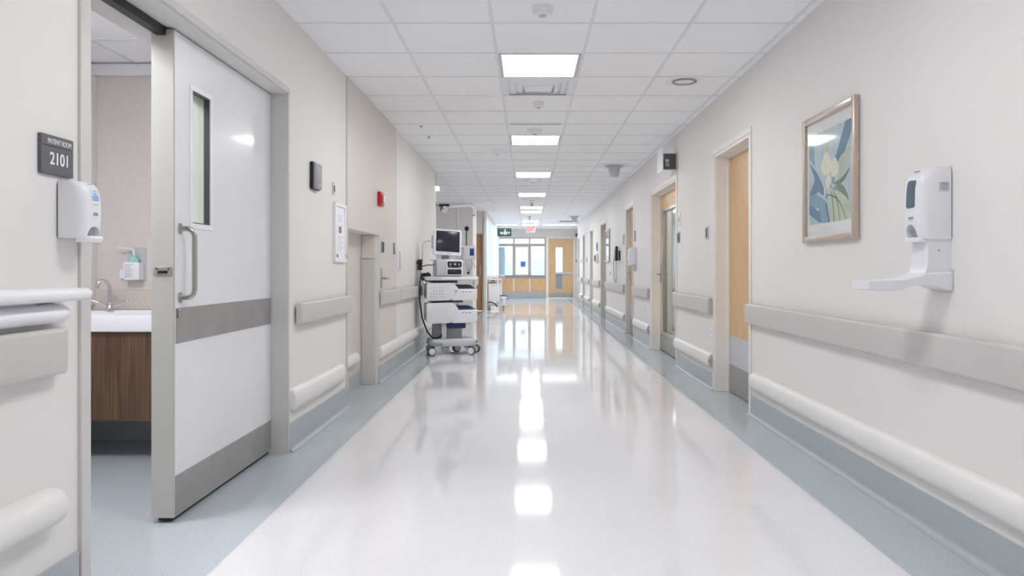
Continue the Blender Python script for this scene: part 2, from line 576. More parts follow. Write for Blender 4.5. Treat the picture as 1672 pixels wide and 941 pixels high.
MB().box(x0, x1, 0.0, 0.235, -0.06, 0.0, 0.004, 1).build('kick_panel', M['base'], wn)
bl = thing('notice', 'small blue square notice on the middle pane of the end window', 'notice', facing(-0.183, YE + 0.04, 1.28))
MB().box(-0.093, 0.093, -0.104, 0.104, 0.0005, 0.004).build('sheet', M['notice'], bl)
MB().box(-0.06, 0.06, -0.07, 0.07, 0.004, 0.005).build('symbol_field', mat('blue_symbol', (70, 122, 190), 0.5), bl)

# side window
sw = thing('window_2', 'long bright side window on the left near the corridor end', 'window', on_left(19.9, 0, -1.08), kind='structure')
L = YE - 0.12 - 19.9
fr = MB()
fr.box(0, L, 0.86, 0.90, -0.09, 0.0, 0.004, 1)
fr.box(0, L, 2.46, 2.50, -0.09, 0.0, 0.004, 1)
for u in (0, 2.8, 5.6, L - 0.05):
    fr.box(u, u + 0.05, 0.90, 2.46, -0.05, 0.0, 0.004, 1)
fr.build('window_frame', M['frame_w'], sw)
MB().box(0.02, L - 0.02, 0.88, 2.48, -0.014, -0.008).build('pane', M['wglass'], sw)

fm = bpy.data.materials.new('frosted_glass')
fm.use_nodes = True
fnt = fm.node_tree
fnt.nodes.clear()
ft = fnt.nodes.new('ShaderNodeBsdfTranslucent')
ft.inputs[0].default_value = (0.9, 0.94, 0.97, 1)
fd = fnt.nodes.new('ShaderNodeBsdfDiffuse')
fd.inputs[0].default_value = (0.88, 0.91, 0.93, 1)
fx = fnt.nodes.new('ShaderNodeMixShader')
fx.inputs[0].default_value = 0.3
fo = fnt.nodes.new('ShaderNodeOutputMaterial')
fnt.links.new(ft.outputs[0], fx.inputs[1])
fnt.links.new(fd.outputs[0], fx.inputs[2])
fnt.links.new(fx.outputs[0], fo.inputs[0])
[o for o in sw.children if o.name.startswith('pane')][0].data.materials[0] = fm

# what is seen outside through the glass
ob = thing('building', 'pale blue building seen outside through the end window', 'building', Matrix.Translation((0, 44, 0)))
b_ = MB()
b_.box(-16, 10, 0, 8, -1, 1.9)
b_.build('wall', M['facade'], ob)
for i in range(6):
    MB().box(-6.2 + i * 2.1, -5.2 + i * 2.1, -0.06, 0.02, 0.5, 1.6).build('facade_window', M['curtain'], ob)
struct(MB().box(-40, 30, YE + 0.2, 80, -0.4, -0.3), 'ground_outside', mat('pale_paving', (205, 208, 210), 0.8), 'pale paved ground outside the windows', 'ground')
cu = MB()
for i in range(5):
    x = -1.07 + i * 0.045
    cu.tube([(x, 0, 0.88), (x + 0.004, 0, 1.4), (x, 0, 1.93)], 0.028, 8)
tag(cu.build('curtain', M['curtain']), 'gathered pale blue curtain at the left of the end window', 'curtain').location = (0, YE + 0.105, 0)

# ------------------------------------------------------------------ doors
def lever(parent, u, v, z0, d=1, plate=0.13):
    h = MB()
    h.box(u - 0.022, u + 0.022, v - plate, v + plate, z0, z0 + 0.008, 0.004)
    h.cyl((u, v, z0), (u, v, z0 + 0.05), 0.011)
    h.tube([(u, v, z0 + 0.046), (u + d * 0.02, v, z0 + 0.052), (u + d * 0.115, v, z0 + 0.05)], 0.0095)
    h.cyl((u, v - 0.085, z0 + 0.006), (u, v - 0.085, z0 + 0.014), 0.013)
    return h.build('lever_handle', M['satin'], parent)

def swing_door(n, y0, y1, label, glazed=False, depth=0.12, far_lever=True):
    W = y1 - y0
    t = thing('door_%d' % n, label, 'door', on_right(y1, 0), kind='structure')
    k = MB()
    for (a, b) in ((-0.045, 0.005), (W - 0.005, W + 0.045)):
        k.box(a, b, 0, DH - 0.005, -0.002, 0.012, 0.003, 1)
    k.box(-0.045, W + 0.045, DH - 0.005, DH + 0.045, -0.002, 0.012, 0.003, 1)
    k.build('casing', M['frame_w'], t)
    k = MB()
    k.box(0, 0.028, 0, DH, -depth - 0.05, 0.002, 0.003, 1)
    k.box(W - 0.028, W, 0, DH, -depth - 0.05, 0.002, 0.003, 1)
    k.box(0.028, W - 0.028, DH - 0.028, DH, -depth - 0.05, 0.002, 0.003, 1)
    k.box(0.028, 0.045, 0, DH - 0.045, -depth, -depth + 0.016)      # door stop
    k.box(0.028, W - 0.028, DH - 0.045, DH - 0.028, -depth, -depth + 0.016)
    k.build('frame', mat('door_frame_paint', (238, 235, 231), 0.4, var=0.012) if n < 4 else M['frame'], t)
    zf = -depth
    lf = MB()
    lf.box(0.031, W - 0.031, 0.008, DH - 0.032, zf - 0.045, zf, 0.002, 1)
    leaf = lf.build('leaf', M['oak'], t)
    if glazed:
        a, b, p, q = 0.24, W - 0.2, 0.25, 1.86
        carve(leaf, MB().box(a, b, p, q, zf - 0.1, zf + 0.1))
        v = MB()
        for (aa, bb_, pp, qq) in ((a - 0.02, a + 0.02, p + 0.02, q - 0.02), (b - 0.02, b + 0.02, p + 0.02, q - 0.02), (a - 0.02, b + 0.02, p - 0.02, p + 0.02), (a - 0.02, b + 0.02, q - 0.02, q + 0.02)):
            v.box(aa, bb_, pp, qq, zf - 0.05, zf + 0.008, 0.003, 1)
        v.build('glazing_bead', M['satin'], leaf)
        MB().box(a + 0.015, b - 0.015, p + 0.015, q - 0.015, zf - 0.026, zf - 0.02).build('pane', M['dglass'], leaf)
        MB().box(0.034, W - 0.034, 0.012, 0.225, zf, zf + 0.002).build('kick_plate', M['steel'], leaf)
    else:
        MB().box(0.034, W - 0.034, 0.25, 0.50, zf, zf + 0.002).build('armour_plate', M['lgrey'], leaf)
        MB().box(0.034, W - 0.034, 0.012, 0.25, zf, zf + 0.0025).build('kick_plate', M['steel'], leaf)
    lever(leaf, 0.085 if far_lever else W - 0.085, 1.02, zf, 1 if far_lever else -1)
    hx = W - 0.03 if far_lever else 0.034
    for v in (0.3, 1.05, 1.85):
        MB().cyl((hx, v - 0.05, zf + 0.006), (hx, v + 0.05, zf + 0.006), 0.007, n=10).build('hinge', M['satin'], t)
    return t
swing_door(2, *DOORS_R[0], 'light oak door nearest on the right with grey armour plate', far_lever=False)
swing_door(3, *DOORS_R[1], 'wide oak door with tall glass panel beside the projecting sign', True)
swing_door(4, *DOORS_R[2], 'narrow oak door on the right beside the small hand sanitiser', depth=0.07)
swing_door(5, *DOORS_R[3], 'recessed doorway on the right just past the far framed picture', depth=0.14)
swing_door(6, *DOORS_R[4], 'fifth doorway along the right wall with a pale frame', depth=0.14)
swing_door(7, *DOORS_R[5], 'sixth doorway along the right wall, second from the far end', depth=0.14)
swing_door(8, *DOORS_R[6], 'last doorway on the right wall beside the end door', depth=0.14)
# a pale room wall behind the glazed door
struct(MB().box(2.6, 2.7, 7.6, 12.4, 0, H).box(1.95, 2.7, 12.3, 12.4, 0, H).box(1.95, 2.7, 7.6, 7.7, 0, H).box(1.95, 2.7, 7.6, 12.4, H, H + 0.05).box(1.95, 2.7, 7.6, 12.4, -0.05, 0),
       'wall_side_room', M['wall'], 'pale room interior seen through the glazed oak door', 'wall')
sl = thing('ceiling_light', 'ceiling light inside the room behind the glazed oak door', 'ceiling light', on_ceiling(2.28, 9.3))
MB().box(-0.2, 0.2, -0.3, 0.3, 0.0, 0.012).build('light_frame', M['white'], sl)
MB().box(-0.18, 0.18, -0.28, 0.28, 0.012, 0.016).build('diffuser', M['roomlamp'], sl)

# end door
ed = thing('door_9', 'oak door with vision panel and push bar at the corridor end', 'door', facing(0.69, YE, 0), kind='structure')
k = MB()
k.box(0, 0.075, 0, 2.26, -0.1, 0.015, 0.003, 1)
k.box(1.01, 1.06, 0, 2.26, -0.1, 0.015, 0.003, 1)
k.box(0, 1.06, 2.26, 2.31, -0.1, 0.015, 0.003, 1)
k.build('frame', M['frame_w'], ed)
leaf = MB().box(0.08, 1.008, 0.01, 2.255, -0.06, -0.012, 0.002, 1).build('leaf', M['oak'], ed)
carve(leaf, MB().box(0.345, 0.62, 0.33, 1.93, -0.2, 0.2))
v = MB()
for (a, b, p, q) in ((0.335, 0.36, 0.32, 1.94), (0.605, 0.63, 0.32, 1.94), (0.36, 0.605, 0.32, 0.345), (0.36, 0.605, 1.90, 1.94)):
    v.box(a, b, p, q, -0.062, -0.006, 0.003, 1)
v.build('glazing_bead', M['lgrey'], leaf)
MB().box(0.355, 0.61, 1.0, 1.91, -0.04, -0.034).build('upper_pane', M['wglass'], leaf)
MB().box(0.355, 0.61, 0.34, 0.95, -0.042, -0.03).build('lower_panel', M['grey'], leaf)
MB().box(0.35, 1.0, 0.90, 0.98, -0.012, 0.03, 0.008).box(0.36, 0.42, 0.91, 0.97, -0.012, 0.05, 0.006).build('push_bar', M['lgrey'], leaf)
MB().box(0.085, 1.004, 0.012, 0.19, -0.012, -0.009).build('kick_plate', M['steel'], leaf)
lever(leaf, 0.16, 1.02, -0.012, 1, 0.11)
MB().box(0.47, 0.63, 2.19, 2.25, -0.012, 0.04, 0.006).box(0.86, 0.96, 2.17, 2.24, -0.012, 0.03, 0.006).build('door_closer', M['lgrey'], leaf)

# wooden door in the far-left recess
od = thing('door_10', 'narrow slice of a brown wooden door left of the side window', 'door', facing(-2.12, 19.6, 0), kind='structure')
MB().box(0.0, 0.05, 0, 2.0, -0.14, 0.01, 0.003, 1).box(0.93, 0.973, 0, 2.0, -0.14, 0.01, 0.003, 1).box(0, 0.973, 2.0, 2.05, -0.14, 0.01, 0.003, 1).build('frame', M['frame'], od)
leaf = MB().box(0.05, 0.93, 0.01, 2.0, -0.10, -0.05, 0.002, 1).build('leaf', wood_mat('brown_oak', (196, 150, 108), (176, 128, 88), (14, 0.8, 14)), od)
lever(leaf, 0.87, 1.05, -0.05, -1)

# ------------------------------------------------------------------ the sliding door (nearest, left)
sd = thing('door_1', 'white sliding door with steel bands half open at patient room', 'door', on_left(0, 0), kind='structure')
k = MB()
k.box(YO1 - 0.001, YO1 + 0.028, 0, 2.122, -0.29, 0.010, 0.003, 1)            # far jamb
k.box(YO0 - 0.055, YO0, 0, 2.122, -0.29, 0.012, 0.003, 1)                    # near jamb
k.box(YO0 - 0.055, YO1 + 0.028, 2.122, 2.158, -0.19, 0.012, 0.003, 1)       # head
k.box(YO0, YO1, 2.10, 2.13, -0.29, -0.19, 0.003, 1)
k.build('frame', M['frame'], sd)
MB().box(YO0, YO1, 2.085, 2.125, -0.165, -0.125).build('track', M['black'], sd)
d0, d1, zf, zb = 3.215, 4.43, -0.093, -0.187
leaf = MB().box(d0 + 0.012, d1, 0.022, 2.112, zb, zf, 0.002, 1).build('leaf', M['door'], sd)
carve(leaf, MB().box(3.39, 3.585, 1.29, 1.895, -0.5, 0.2))
MB().box(d0, d0 + 0.014, 0.022, 2.112, zb - 0.001, zf + 0.001, 0.002, 1).build('leading_edge', M['edge'], leaf)
v = MB()
for (a, b, p, q) in ((3.365, 3.392, 1.293, 1.892), (3.583, 3.608, 1.293, 1.892), (3.365, 3.608, 1.268, 1.293), (3.365, 3.608, 1.892, 1.917)):
    v.box(a, b, p, q, zf - 0.012, zf + 0.005, 0.002, 1)
v.build('window_bead', M['white'], leaf)
v = MB()
for (a, b, p, q) in ((3.392, 3.397, 1.298, 1.887), (3.578, 3.583, 1.298, 1.887), (3.392, 3.583, 1.293, 1.298), (3.392, 3.583, 1.887, 1.892)):
    v.box(a, b, p, q, zf - 0.026, zf - 0.001)
v.build('window_gasket', M['dark'], leaf)
MB().box(3.391, 3.584, 1.291, 1.894, zf - 0.032, zf - 0.027).build('pane', glass('green_tinted_glass', (233, 236, 229)), leaf)
h = MB()
ph = 3.272
h.tube([(ph, 1.262, zf), (ph, 1.262, zf + 0.03), (ph + 0.004, 1.258, zf + 0.046), (ph + 0.010, 1.246, zf + 0.056), (ph + 0.012, 1.225, zf + 0.06), (ph + 0.012, 1.0, zf + 0.06),
        (ph + 0.010, 0.978, zf + 0.056), (ph + 0.004, 0.966, zf + 0.046), (ph, 0.962, zf + 0.03), (ph, 0.962, zf)], 0.0115, 14)
for v_ in (1.262, 0.962):
    h.prism(rrect(ph - 0.016, ph + 0.016, v_ - 0.024, v_ + 0.024, 0.014), 'z', zf, zf + 0.006)
h.build('pull_handle', M['satin'], leaf)
MB().box(d0 + 0.02, d1 - 0.002, 0.765, 0.918, zf, zf + 0.0025).build('steel_band', M['steel'], leaf)
MB().box(3.243, 3.262, 0.875, 0.915, zf + 0.0025, zf + 0.009, 0.002).cyl((3.2525, 0.9, zf + 0.008), (3.2525, 0.9, zf + 0.0105), 0.005, n=12).build('key_switch', M['satin'], leaf)
kp = MB().box(d0 + 0.016, d1 - 0.002, 0.028, 0.198, zf, zf + 0.0025)
kp.build('kick_plate', M['steel'], leaf)
MB().box(d0 + 0.02, d1, 0.006, 0.024, zb + 0.02, zf - 0.012).build('bottom_seal', M['black'], leaf)
lk = MB().box(0, 0.075, 0, 0.036, 0, 0.003, 0.001, 1)
lo = lk.build('lock_plate', M['steel'], leaf)
LKM = frame_matrix((0, 0, -1), (0, 1, 0), (-1, 0, 0), (d0 - 0.001, 1.06, -0.100))
lo.matrix_local = LKM
ls = MB().box(0.016, 0.058, 0.007, 0.020, 0.003, 0.005, 0.001, 1).cyl((0.012, 0.027, 0.003), (0.012, 0.027, 0.005), 0.0035, n=10).cyl((0.062, 0.027, 0.003), (0.062, 0.027, 0.005), 0.0035, n=10)
so = ls.build('latch_slot', M['black'], leaf)
so.matrix_local = LKM

# ------------------------------------------------------------------ patient room behind it
struct(MB().box(-2.90, -2.80, 0.9, 4.9, 0, 2.4), 'wall_room_side', M['room_wall'], 'warm grey side wall of the patient room left of the vanity', 'wall')
struct(MB().box(-2.9, T, 0.8, 0.9, 0, 2.4), 'wall_room_near', M['room_wall'], 'near wall of the patient room behind the doorway', 'wall')
struct(MB().box(-2.8, T, 4.8, 4.9, 0, 2.4), 'wall_room_back', M['room_wall'], 'warm grey textured wall above the vanity in the patient room', 'wall')
rc = struct(MB().box(-2.9, T + 0.005, 0.8, 4.9, 2.4, 2.44), 'ceiling_room', M['ceil'], 'white tile ceiling of the patient room', 'ceiling')
g = MB()
for x in (-2.5, -1.9):
    g.box(x - 0.01, x + 0.01, 0.9, 4.8, 2.395, 2.4)
for y in (1.9, 2.5, 3.1, 3.7, 4.3):
    g.box(-2.8, T, y - 0.01, y + 0.01, 2.3955, 2.4)
g.build('ceiling_grid', M['grid'], rc)
struct(MB().box(-2.8, T, 4.775, 4.8, 2.315, 2.39, 0.004, 1), 'trim_4', M['white'], 'white trim band at the top of the patient room wall', 'trim')
struct(MB().box(-2.8, -2.745, 4.74, 4.8, 0.86, 2.315, 0.004, 1), 'trim_5', M['wall'], 'pale vertical corner strip in the patient room', 'trim')
struct(MB().box(-2.8, T, 4.79, 4.8, 0, 0.11), 'baseboard_room', M['base'], 'grey baseboard below the vanity in the patient room', 'baseboard')
rl = thing('ceiling_light', 'unseen ceiling light panel added to light the patient room', 'ceiling light', on_ceiling(-2.25, 2.75, 2.4))  # out of view, added so the patient room has its own light
MB().box(-0.31, 0.31, -0.31, 0.31, 0.0, 0.012, 0.003, 1).build('light_frame', M['white'], rl)
MB().box(-0.28, 0.28, -0.28, 0.28, 0.012, 0.015).build('diffuser', M['roomlamp'], rl)

va = thing('vanity', 'walnut fronted vanity with white sink top in the patient room', 'vanity', Matrix.Translation((-2.25, 4.8, 0)))
YF = -0.60
top = MB().box(-0.549, 0.535, YF, 0, 0.735, 0.83, 0.006).build('countertop', M['white'], va)
basin = [(0.215, 0.83), (0.2, 0.815), (0.16, 0.75), (0.08, 0.715), (0.0, 0.71)]
cutter = MB()
rings = []
for (r, z) in [(0.23, 0.9), (0.22, 0.835), (0.20, 0.80), (0.15, 0.765), (0.05, 0.755)]:
    rings.append([(-0.20 + 1.35 * r * math.cos(2 * math.pi * k / 32), -0.33 + 0.95 * r * math.sin(2 * math.pi * k / 32), z) for k in range(32)])
cutter.loft(rings)
carve(top, cutter)
MB().box(-0.52, 0.51, YF + 0.03, YF + 0.055, 0.235, 0.735, 0.002, 1).build('front_panel', M['walnut'], va)
MB().box(-0.55, 0.54, -0.022, 0, 0.83, 0.955, 0.003, 1).build('backsplash', M['stone'], va)
MB().box(-0.54, -0.515, YF + 0.04, 0, 0.235, 0.735).build('side_panel', M['walnut'], va)
MB().box(0.515, 0.54, YF + 0.04, 0, 0.235, 0.735).build('side_panel', M['walnut'], va)

fa = thing('faucet', 'chrome gooseneck tap with two lever handles on the vanity', 'tap', Matrix.Translation((-2.585, 4.66, 0.83)))
h = MB().lathe([(0.028, 0), (0.028, 0.006), (0.021, 0.014), (0.017, 0.04), (0.014, 0.05)], n=24)
h.tube([(0, 0, 0.04), (0, 0, 0.13), (-0.002, -0.006, 0.158), (-0.010, -0.02, 0.178), (-0.024, -0.036, 0.186), (-0.038, -0.05, 0.178), (-0.044, -0.058, 0.158), (-0.045, -0.06, 0.138)], 0.011, 14)
h.build('spout', M['chrome'], fa)
for s in (-1, 1):
    h = MB().tube([(s * 0.01, 0, 0.025), (s * 0.05, 0, 0.035), (s * 0.075, 0, 0.05)], 0.008, 12)
    h.tube([(s * 0.07, 0, 0.048), (s * 0.11, -0.01, 0.062)], 0.0065, 10)
    h.sphere((s * 0.112, -0.01, 0.063), 0.009)
    h.build('lever_handle', M['chrome'], fa)

sp = thing('soap_bottle_holder', 'white wall holder with pump bottle above the vanity', 'soap holder', facing(-2.49, 4.8, 1.005))
MB().prism(rrect(-0.055, 0.06, 0.005, 0.22, 0.006), 'z', 0, 0.005).build('wall_plate', M['lgrey'], sp)
MB().prism(rrect(-0.052, 0.05, 0.012, 0.125, 0.012), 'z', 0.006, 0.075, bev=0.006).build('holder_box', M['white'], sp)
lines = MB()
for i in range(8):
    lines.box(-0.04, 0.0 if i % 3 else 0.012, 0.108 - i * 0.011, 0.111 - i * 0.011, 0.075, 0.0757)
lines.build('print_lines', M['print'], sp)
MB().prism(rrect(-0.10, -0.052, 0.022, 0.078, 0.003), 'z', 0.005, 0.02).box(-0.088, -0.066, 0.04, 0.058, 0.02, 0.021).build('side_tag', M['paper'], sp)
MB().lathe([(0.030, 0.125), (0.032, 0.14), (0.030, 0.15), (0.016, 0.158), (0.016, 0.17)], (0, 0, 0.04), 'y', 20).build('pump_collar', M['teal'], sp)
MB().tube([(0, 0.165, 0.04), (0, 0.195, 0.04), (-0.008, 0.206, 0.04), (-0.03, 0.212, 0.045), (-0.10, 0.214, 0.055)], 0.006, 10).build('pump_spout', M['white'], sp)

# ------------------------------------------------------------------ rails and bumpers
def rail(mw, L, v0, v1, label, name='handrail', cat='handrail', caps=(True, True), m='rail', out=0.05, group=None):
    t = thing(name, label, cat, mw, 'grey handrails along the corridor walls')
    h = v1 - v0
    prof = [(0.012, v0 + 0.012)] + [(z, v) for (v, z) in rrect(v0, v1, 0.012, out, 0.016, 4, (1, 1, 1, 1))]
    p = [(v, z) for (v, z) in rrect(v0, v1, 0.014, out, 0.014, 4)]
    rings = []
    def ring(u, s, zs):
        cv = (v0 + v1) / 2
        return [(u, cv + (v - cv) * s, 0.014 + (z - 0.014) * zs) for (v, z) in p]
    e = 0.035
    c0 = [(0.0, 0.97, 0.25), (0.003, 0.98, 0.55), (0.010, 0.99, 0.82), (0.020, 1, 0.95), (e, 1, 1)]
    rings = [ring(e, 1, 1), ring(L - e, 1, 1)]
    MB().loft(rings).build('cover', M[m], t)
    for on, s in ((caps[0], 0), (caps[1], 1)):
        rr = [ring(u if s == 0 else L - u, a, b) for (u, a, b) in c0]
        if s: rr = rr[::-1]
        MB().loft(rr).build('end_cap', M['railcap'] if on == 2 else M[m], t)
    n = max(2, int(L / 0.8) + 1)
    for i in range(n):
        u = 0.08 + (L - 0.16) * i / (n - 1)
        MB().box(u - 0.03, u + 0.03, v0 + 0.02, v1 - 0.02, 0.0, 0.016).build('bracket', M['railcap'], t)
    return t

def bumper(mw, L, v0, v1, label, capmat='offwhite', rings_cap=(False, False), out=0.045):
    t = thing('bumper_rail', label, 'bumper rail', mw, 'white bumper rails low on the corridor walls')
    cv, r = (v0 + v1) / 2, (v1 - v0) / 2
    def ring(u, s):
        pts = [(u, cv - r * s, 0.0)]
        for k in range(13):
            a = R(-90 + 15 * k)
            pts.append((u, cv + r * s * math.sin(a), out * 0.25 + out * 0.75 * s * math.cos(a)))
        pts.append((u, cv + r * s, 0.0))
        return pts
    e = 0.03
    MB().loft([ring(e, 1), ring(L - e, 1)]).build('cover', M['offwhite'], t)
    sh = [(0.0, 0.6), (0.002, 0.78), (0.008, 0.9), (0.018, 0.97), (e, 1)]
    for s in (0, 1):
        rr = [ring(u if s == 0 else L - u, a) for (u, a) in sh]
        cp = MB().loft(rr if s == 0 else rr[::-1])
        if rings_cap[s]:
            u = -0.002 if s == 0 else L + 0.002
            cp.cyl((u, cv, 0.03), (u + (0.006 if s == 0 else -0.006), cv, 0.03), 0.024)
        cp.build('end_cap', M['railcap'] if rings_cap[s] else M['offwhite'], t)
    return t

def LR(y0, y1): return on_left(y0, 0), y1 - y0
def RR(y0, y1): return on_right(y1, 0), y1 - y0

rail(*LR(-1.0, 2.265), 0.775, 0.912, 'grey handrail nearest on the left under the two white rails')
rail(*LR(4.57, 5.88), 0.75, 0.882, 'grey handrail between sliding door and beige panel')
rail(*LR(7.17, 8.17), 0.742, 0.88, 'short grey handrail beside the low beige post')
rail(*LR(8.2, 11.6), 0.742, 0.88, 'grey handrail running behind the medical cart')
bumper(*LR(-1.0, 2.245), 0.33, 0.44, 'white bumper rail nearest on the left beside the open doorway', out=0.062)
bumper(*LR(4.49, 5.72), 0.235, 0.37, 'white bumper rail between sliding door and beige panel')
bumper(*LR(7.17, 8.17), 0.225, 0.345, 'short white bumper rail beside the low beige post')
bumper(*LR(8.2, 11.6), 0.225, 0.345, 'white bumper rail on the wall behind the medical cart')
bumper(on_left(6.2, 0, -1.57), 0.66, 0.222, 0.33, 'stub of white bumper rail inside the low niche', out=0.05)
RL = ['long grey handrail nearest on the right below the sanitiser', 'grey handrail between the nearest oak door and the glazed door',
      'grey handrail below the small hand sanitiser on the right', 'grey handrail below the wall telephone and far framed picture',
      'grey handrail past the far framed picture on the right', 'grey handrail second from the far end on the right', 'grey handrail furthest along the right wall']
BL = ['long white bumper rail nearest on the right above the baseboard', 'white bumper rail with round grey cap below the white outlet', 'white bumper rail below the small hand sanitiser on the right',
      'white bumper rail below the wall telephone', 'white bumper rail past the far framed picture on the right', 'white bumper rail second from the far end on the right', 'white bumper rail furthest along the right wall']
segs = [(-1.0, 5.64), (6.75, 8.47), (10.25, 11.8), (12.86, 15.94), (17.26, 19.2), (20.2, 21.94), (22.86, 24.14)]
for i, (a, b) in enumerate(segs):
    rail(*RR(a, b), 0.682, 0.83, RL[i], caps=(1, 2))
    bumper(*RR(a, b - (0.03 if i else 0.08)), 0.20, 0.325, BL[i], rings_cap=(False, i > 0))
rail(on_left(17.25, 0, -1.26), 1.1, 0.70, 0.84, 'grey handrail on the stepped wall behind the medical cart')

# white ledge and rail above the nearest left handrail
t = thing('wall_ledge', 'white rounded ledge at the left edge above the grey handrail', 'ledge', on_left(-1.0, 0))
p = rrect(0.992, 1.030, 0.0, 0.095, 0.018, 5)
def lr(u, s): return [(u, 1.013 + (v - 1.013) * s, z * (0.85 + 0.15 * s)) for (v, z) in p]
MB().loft([lr(0, 1), lr(3.26, 1), lr(3.285, 0.95), lr(3.30, 0.75), lr(3.305, 0.4)]).build('shelf', M['white'], t)
MB().box(0.2, 3.15, 0.984, 0.994, 0.0, 0.02).build('support', M['white'], t)
t = thing('white_rail', 'white rounded rail between the ledge and the grey handrail', 'rail', on_left(-1.0, 0))
def wr_(u, s):
    pts = [(u, 0.925, 0.0)]
    for k in range(13):
        a = R(-90 + 15 * k)
        pts.append((u, 0.955 + 0.03 * s * math.sin(a), 0.01 + 0.055 * s * math.cos(a)))
    pts.append((u, 0.985, 0.0))
    return pts
MB().loft([wr_(0, 1), wr_(3.215, 1)]).build('cover', M['white'], t)
MB().loft([wr_(3.215, 1), wr_(3.240, 0.95), wr_(3.253, 0.8), wr_(3.257, 0.6)]).build('end_cap', M['white'], t)

# low beige post at the niche
t = thing('corner_post', 'low beige square post at the corner of the niche', 'post', facing(-1.507, NY1 - 0.005, 0))
MB().box(-0.06, 0.062, 0, 1.184, 0.0, 0.05, 0.003, 1).build('lower_cover', M['frame'], t)
MB().box(-0.06, 0.062, 1.187, 1.408, 0.0, 0.046, 0.003, 1).build('upper_cover', M['panel'], t)

# ------------------------------------------------------------------ wall devices
# room sign
t = thing('room_sign', 'slate grey sign reading PATIENT ROOM 2101 by the open doorway', 'sign', on_left(2.2575, 1.424))
MB().box(-0.077, 0.077, 0.026, 0.058, 0.0, 0.012, 0.0015, 1).box(-0.077, 0.077, -0.058, 0.0245, 0.0, 0.012, 0.0015, 1).build('plate', M['sign'], t)
pl_ = t.children[0]
MB().box(-0.076, 0.076, -0.057, 0.057, 0.0, 0.009).build('backing', M['grey'], t)
lettering('room_name', 'PATIENT ROOM', 0.015, 0.112, M['ink'], pl_, 0.008, 0.040, 0.0121)
lettering('room_number', '2101', 0.037, 0.086, M['ink'], pl_, 0.004, -0.010, 0.0121, bold=0.012)

def dispenser(t, W, Hh, D, reach=1.02):
    hw = W / 2
    prof = [(0.0, 0.86), (0.03, 0.90), (0.12, 0.95), (0.3, 0.985), (0.5, 1.0), (0.7, 0.985), (0.82, 0.945), (0.90, 0.87), (0.955, 0.77), (0.985, 0.66), (1.0, 0.55)]
    def ring(v, d, s=1.0):
        r = min(0.3 * W, d * 0.45)
        return [(u, v, z) for (u, z) in rrect(-hw * s, hw * s, 0.004, d, r, 5, (0, 0, 1, 1))]
    rings = [ring(f_ * Hh, k * D, 1 - 0.05 * max(0, (f_ - 0.9) / 0.1)) for f_, k in prof]
    body = MB().loft(rings).build('housing', M['white2'], t)
    cut = MB()
    arch = [(-0.27 * W, -0.05 * Hh)] + [(0.27 * W * math.cos(R(180 - 15 * k)), 0.09 * Hh + 0.12 * Hh * math.sin(R(15 * k))) for k in range(13)] + [(0.27 * W, -0.05 * Hh)]
    cut.prism(arch, 'z', 0.62 * D, D * 1.3)
    carve(body, cut)
    lip = MB()
    lo_ = [(u, z) for (u, z) in rrect(-0.36 * W, 0.36 * W, 0.55 * D, D * reach, 0.2 * W, 5, (0, 0, 1, 1))]
    lip.loft([[(u, -0.012, z * 0.96) for u, z in lo_], [(u, -0.004, z) for u, z in lo_], [(u, 0.004, z) for u, z in lo_], [(u * 0.96, 0.007, z * 0.985) for u, z in lo_]])
    lip.build('nozzle_lip', M['white'], t)
    MB().cyl((0, 0.03 * Hh, 0.78 * D), (0, 0.15 * Hh, 0.74 * D), 0.09 * W, 0.12 * W, 16).build('nozzle', M['grey'], body)
    MB().box(-hw * 0.96, hw * 0.96, 0.01 * Hh, 0.93 * Hh, 0.0, 0.006).build('back_plate', M['dark'], t)
    def surf(f_, u=0.0):                # depth of the front at height fraction f_ and sideways offset u
        for (a, ka), (b, kb) in zip(prof, prof[1:]):
            if a <= f_ <= b:
                d = D * (ka + (kb - ka) * (f_ - a) / (b - a))
                r = min(0.3 * W, d * 0.45)
                e = max(0.0, abs(u) - (hw - r))
                return d - r + math.sqrt(max(0.0, r * r - e * e))
    return surf, body

def curved_patch(t, name, m, surf, Hh, u0, u1, f0, f1, out=0.0012, r=0.004, n=10):
    mb, rows = MB(), []
    for i in range(n + 1):
        f_ = f0 + (f1 - f0) * i / n
        ins = r * (1 if i in (0, n) else 0)
        us = [u0 + ins + (u1 - u0 - 2 * ins) * k / 8 for k in range(9)]
        rows.append([(u, f_ * Hh, surf(f_, u) - 0.003) for u in us] + [(u, f_ * Hh, surf(f_, u) + out) for u in reversed(us)])
    return mb.loft(rows).build(name, m, t)

# left wall dispenser
t = thing('soap_dispenser', 'white rounded soap dispenser under the room 2101 sign', 'soap dispenser', on_left(2.322, 1.18))
sf, hs = dispenser(t, 0.106, 0.175, 0.088, 1.12)
curved_patch(hs, 'front_label', mat('pale_blue_label', (206, 216, 232), 0.45), sf, 0.175, -0.022, 0.022, 0.66, 0.86)
lb = MB()
for f_, wd in ((0.83, 0.012), (0.78, 0.016), (0.74, 0.03), (0.71, 0.03), (0.68, 0.026)):
    lb.box(-wd / 2, wd / 2, f_ * 0.175 - 0.0015, f_ * 0.175 + 0.0012, sf(f_) - 0.002, sf(f_) + 0.0022)
lb.build('label_print', M['notice'], hs)
MB().box(-0.014, 0.014, 0.595 * 0.175 - 0.0008, 0.595 * 0.175 + 0.0008, sf(0.6) - 0.002, sf(0.6) + 0.001).build('seam_mark', M['grey'], hs)
MB().prism(rrect(-0.012, 0.012, 0.40 * 0.175, 0.455 * 0.175, 0.004), 'z', sf(0.45) - 0.003, sf(0.45) + 0.001).build('brand_badge', M['grey'], hs)
MB().box(-0.012, 0.012, 0.945 * 0.175, 0.955 * 0.175, 0.065, 0.0695).build('lock_slot', M['grey'], hs)

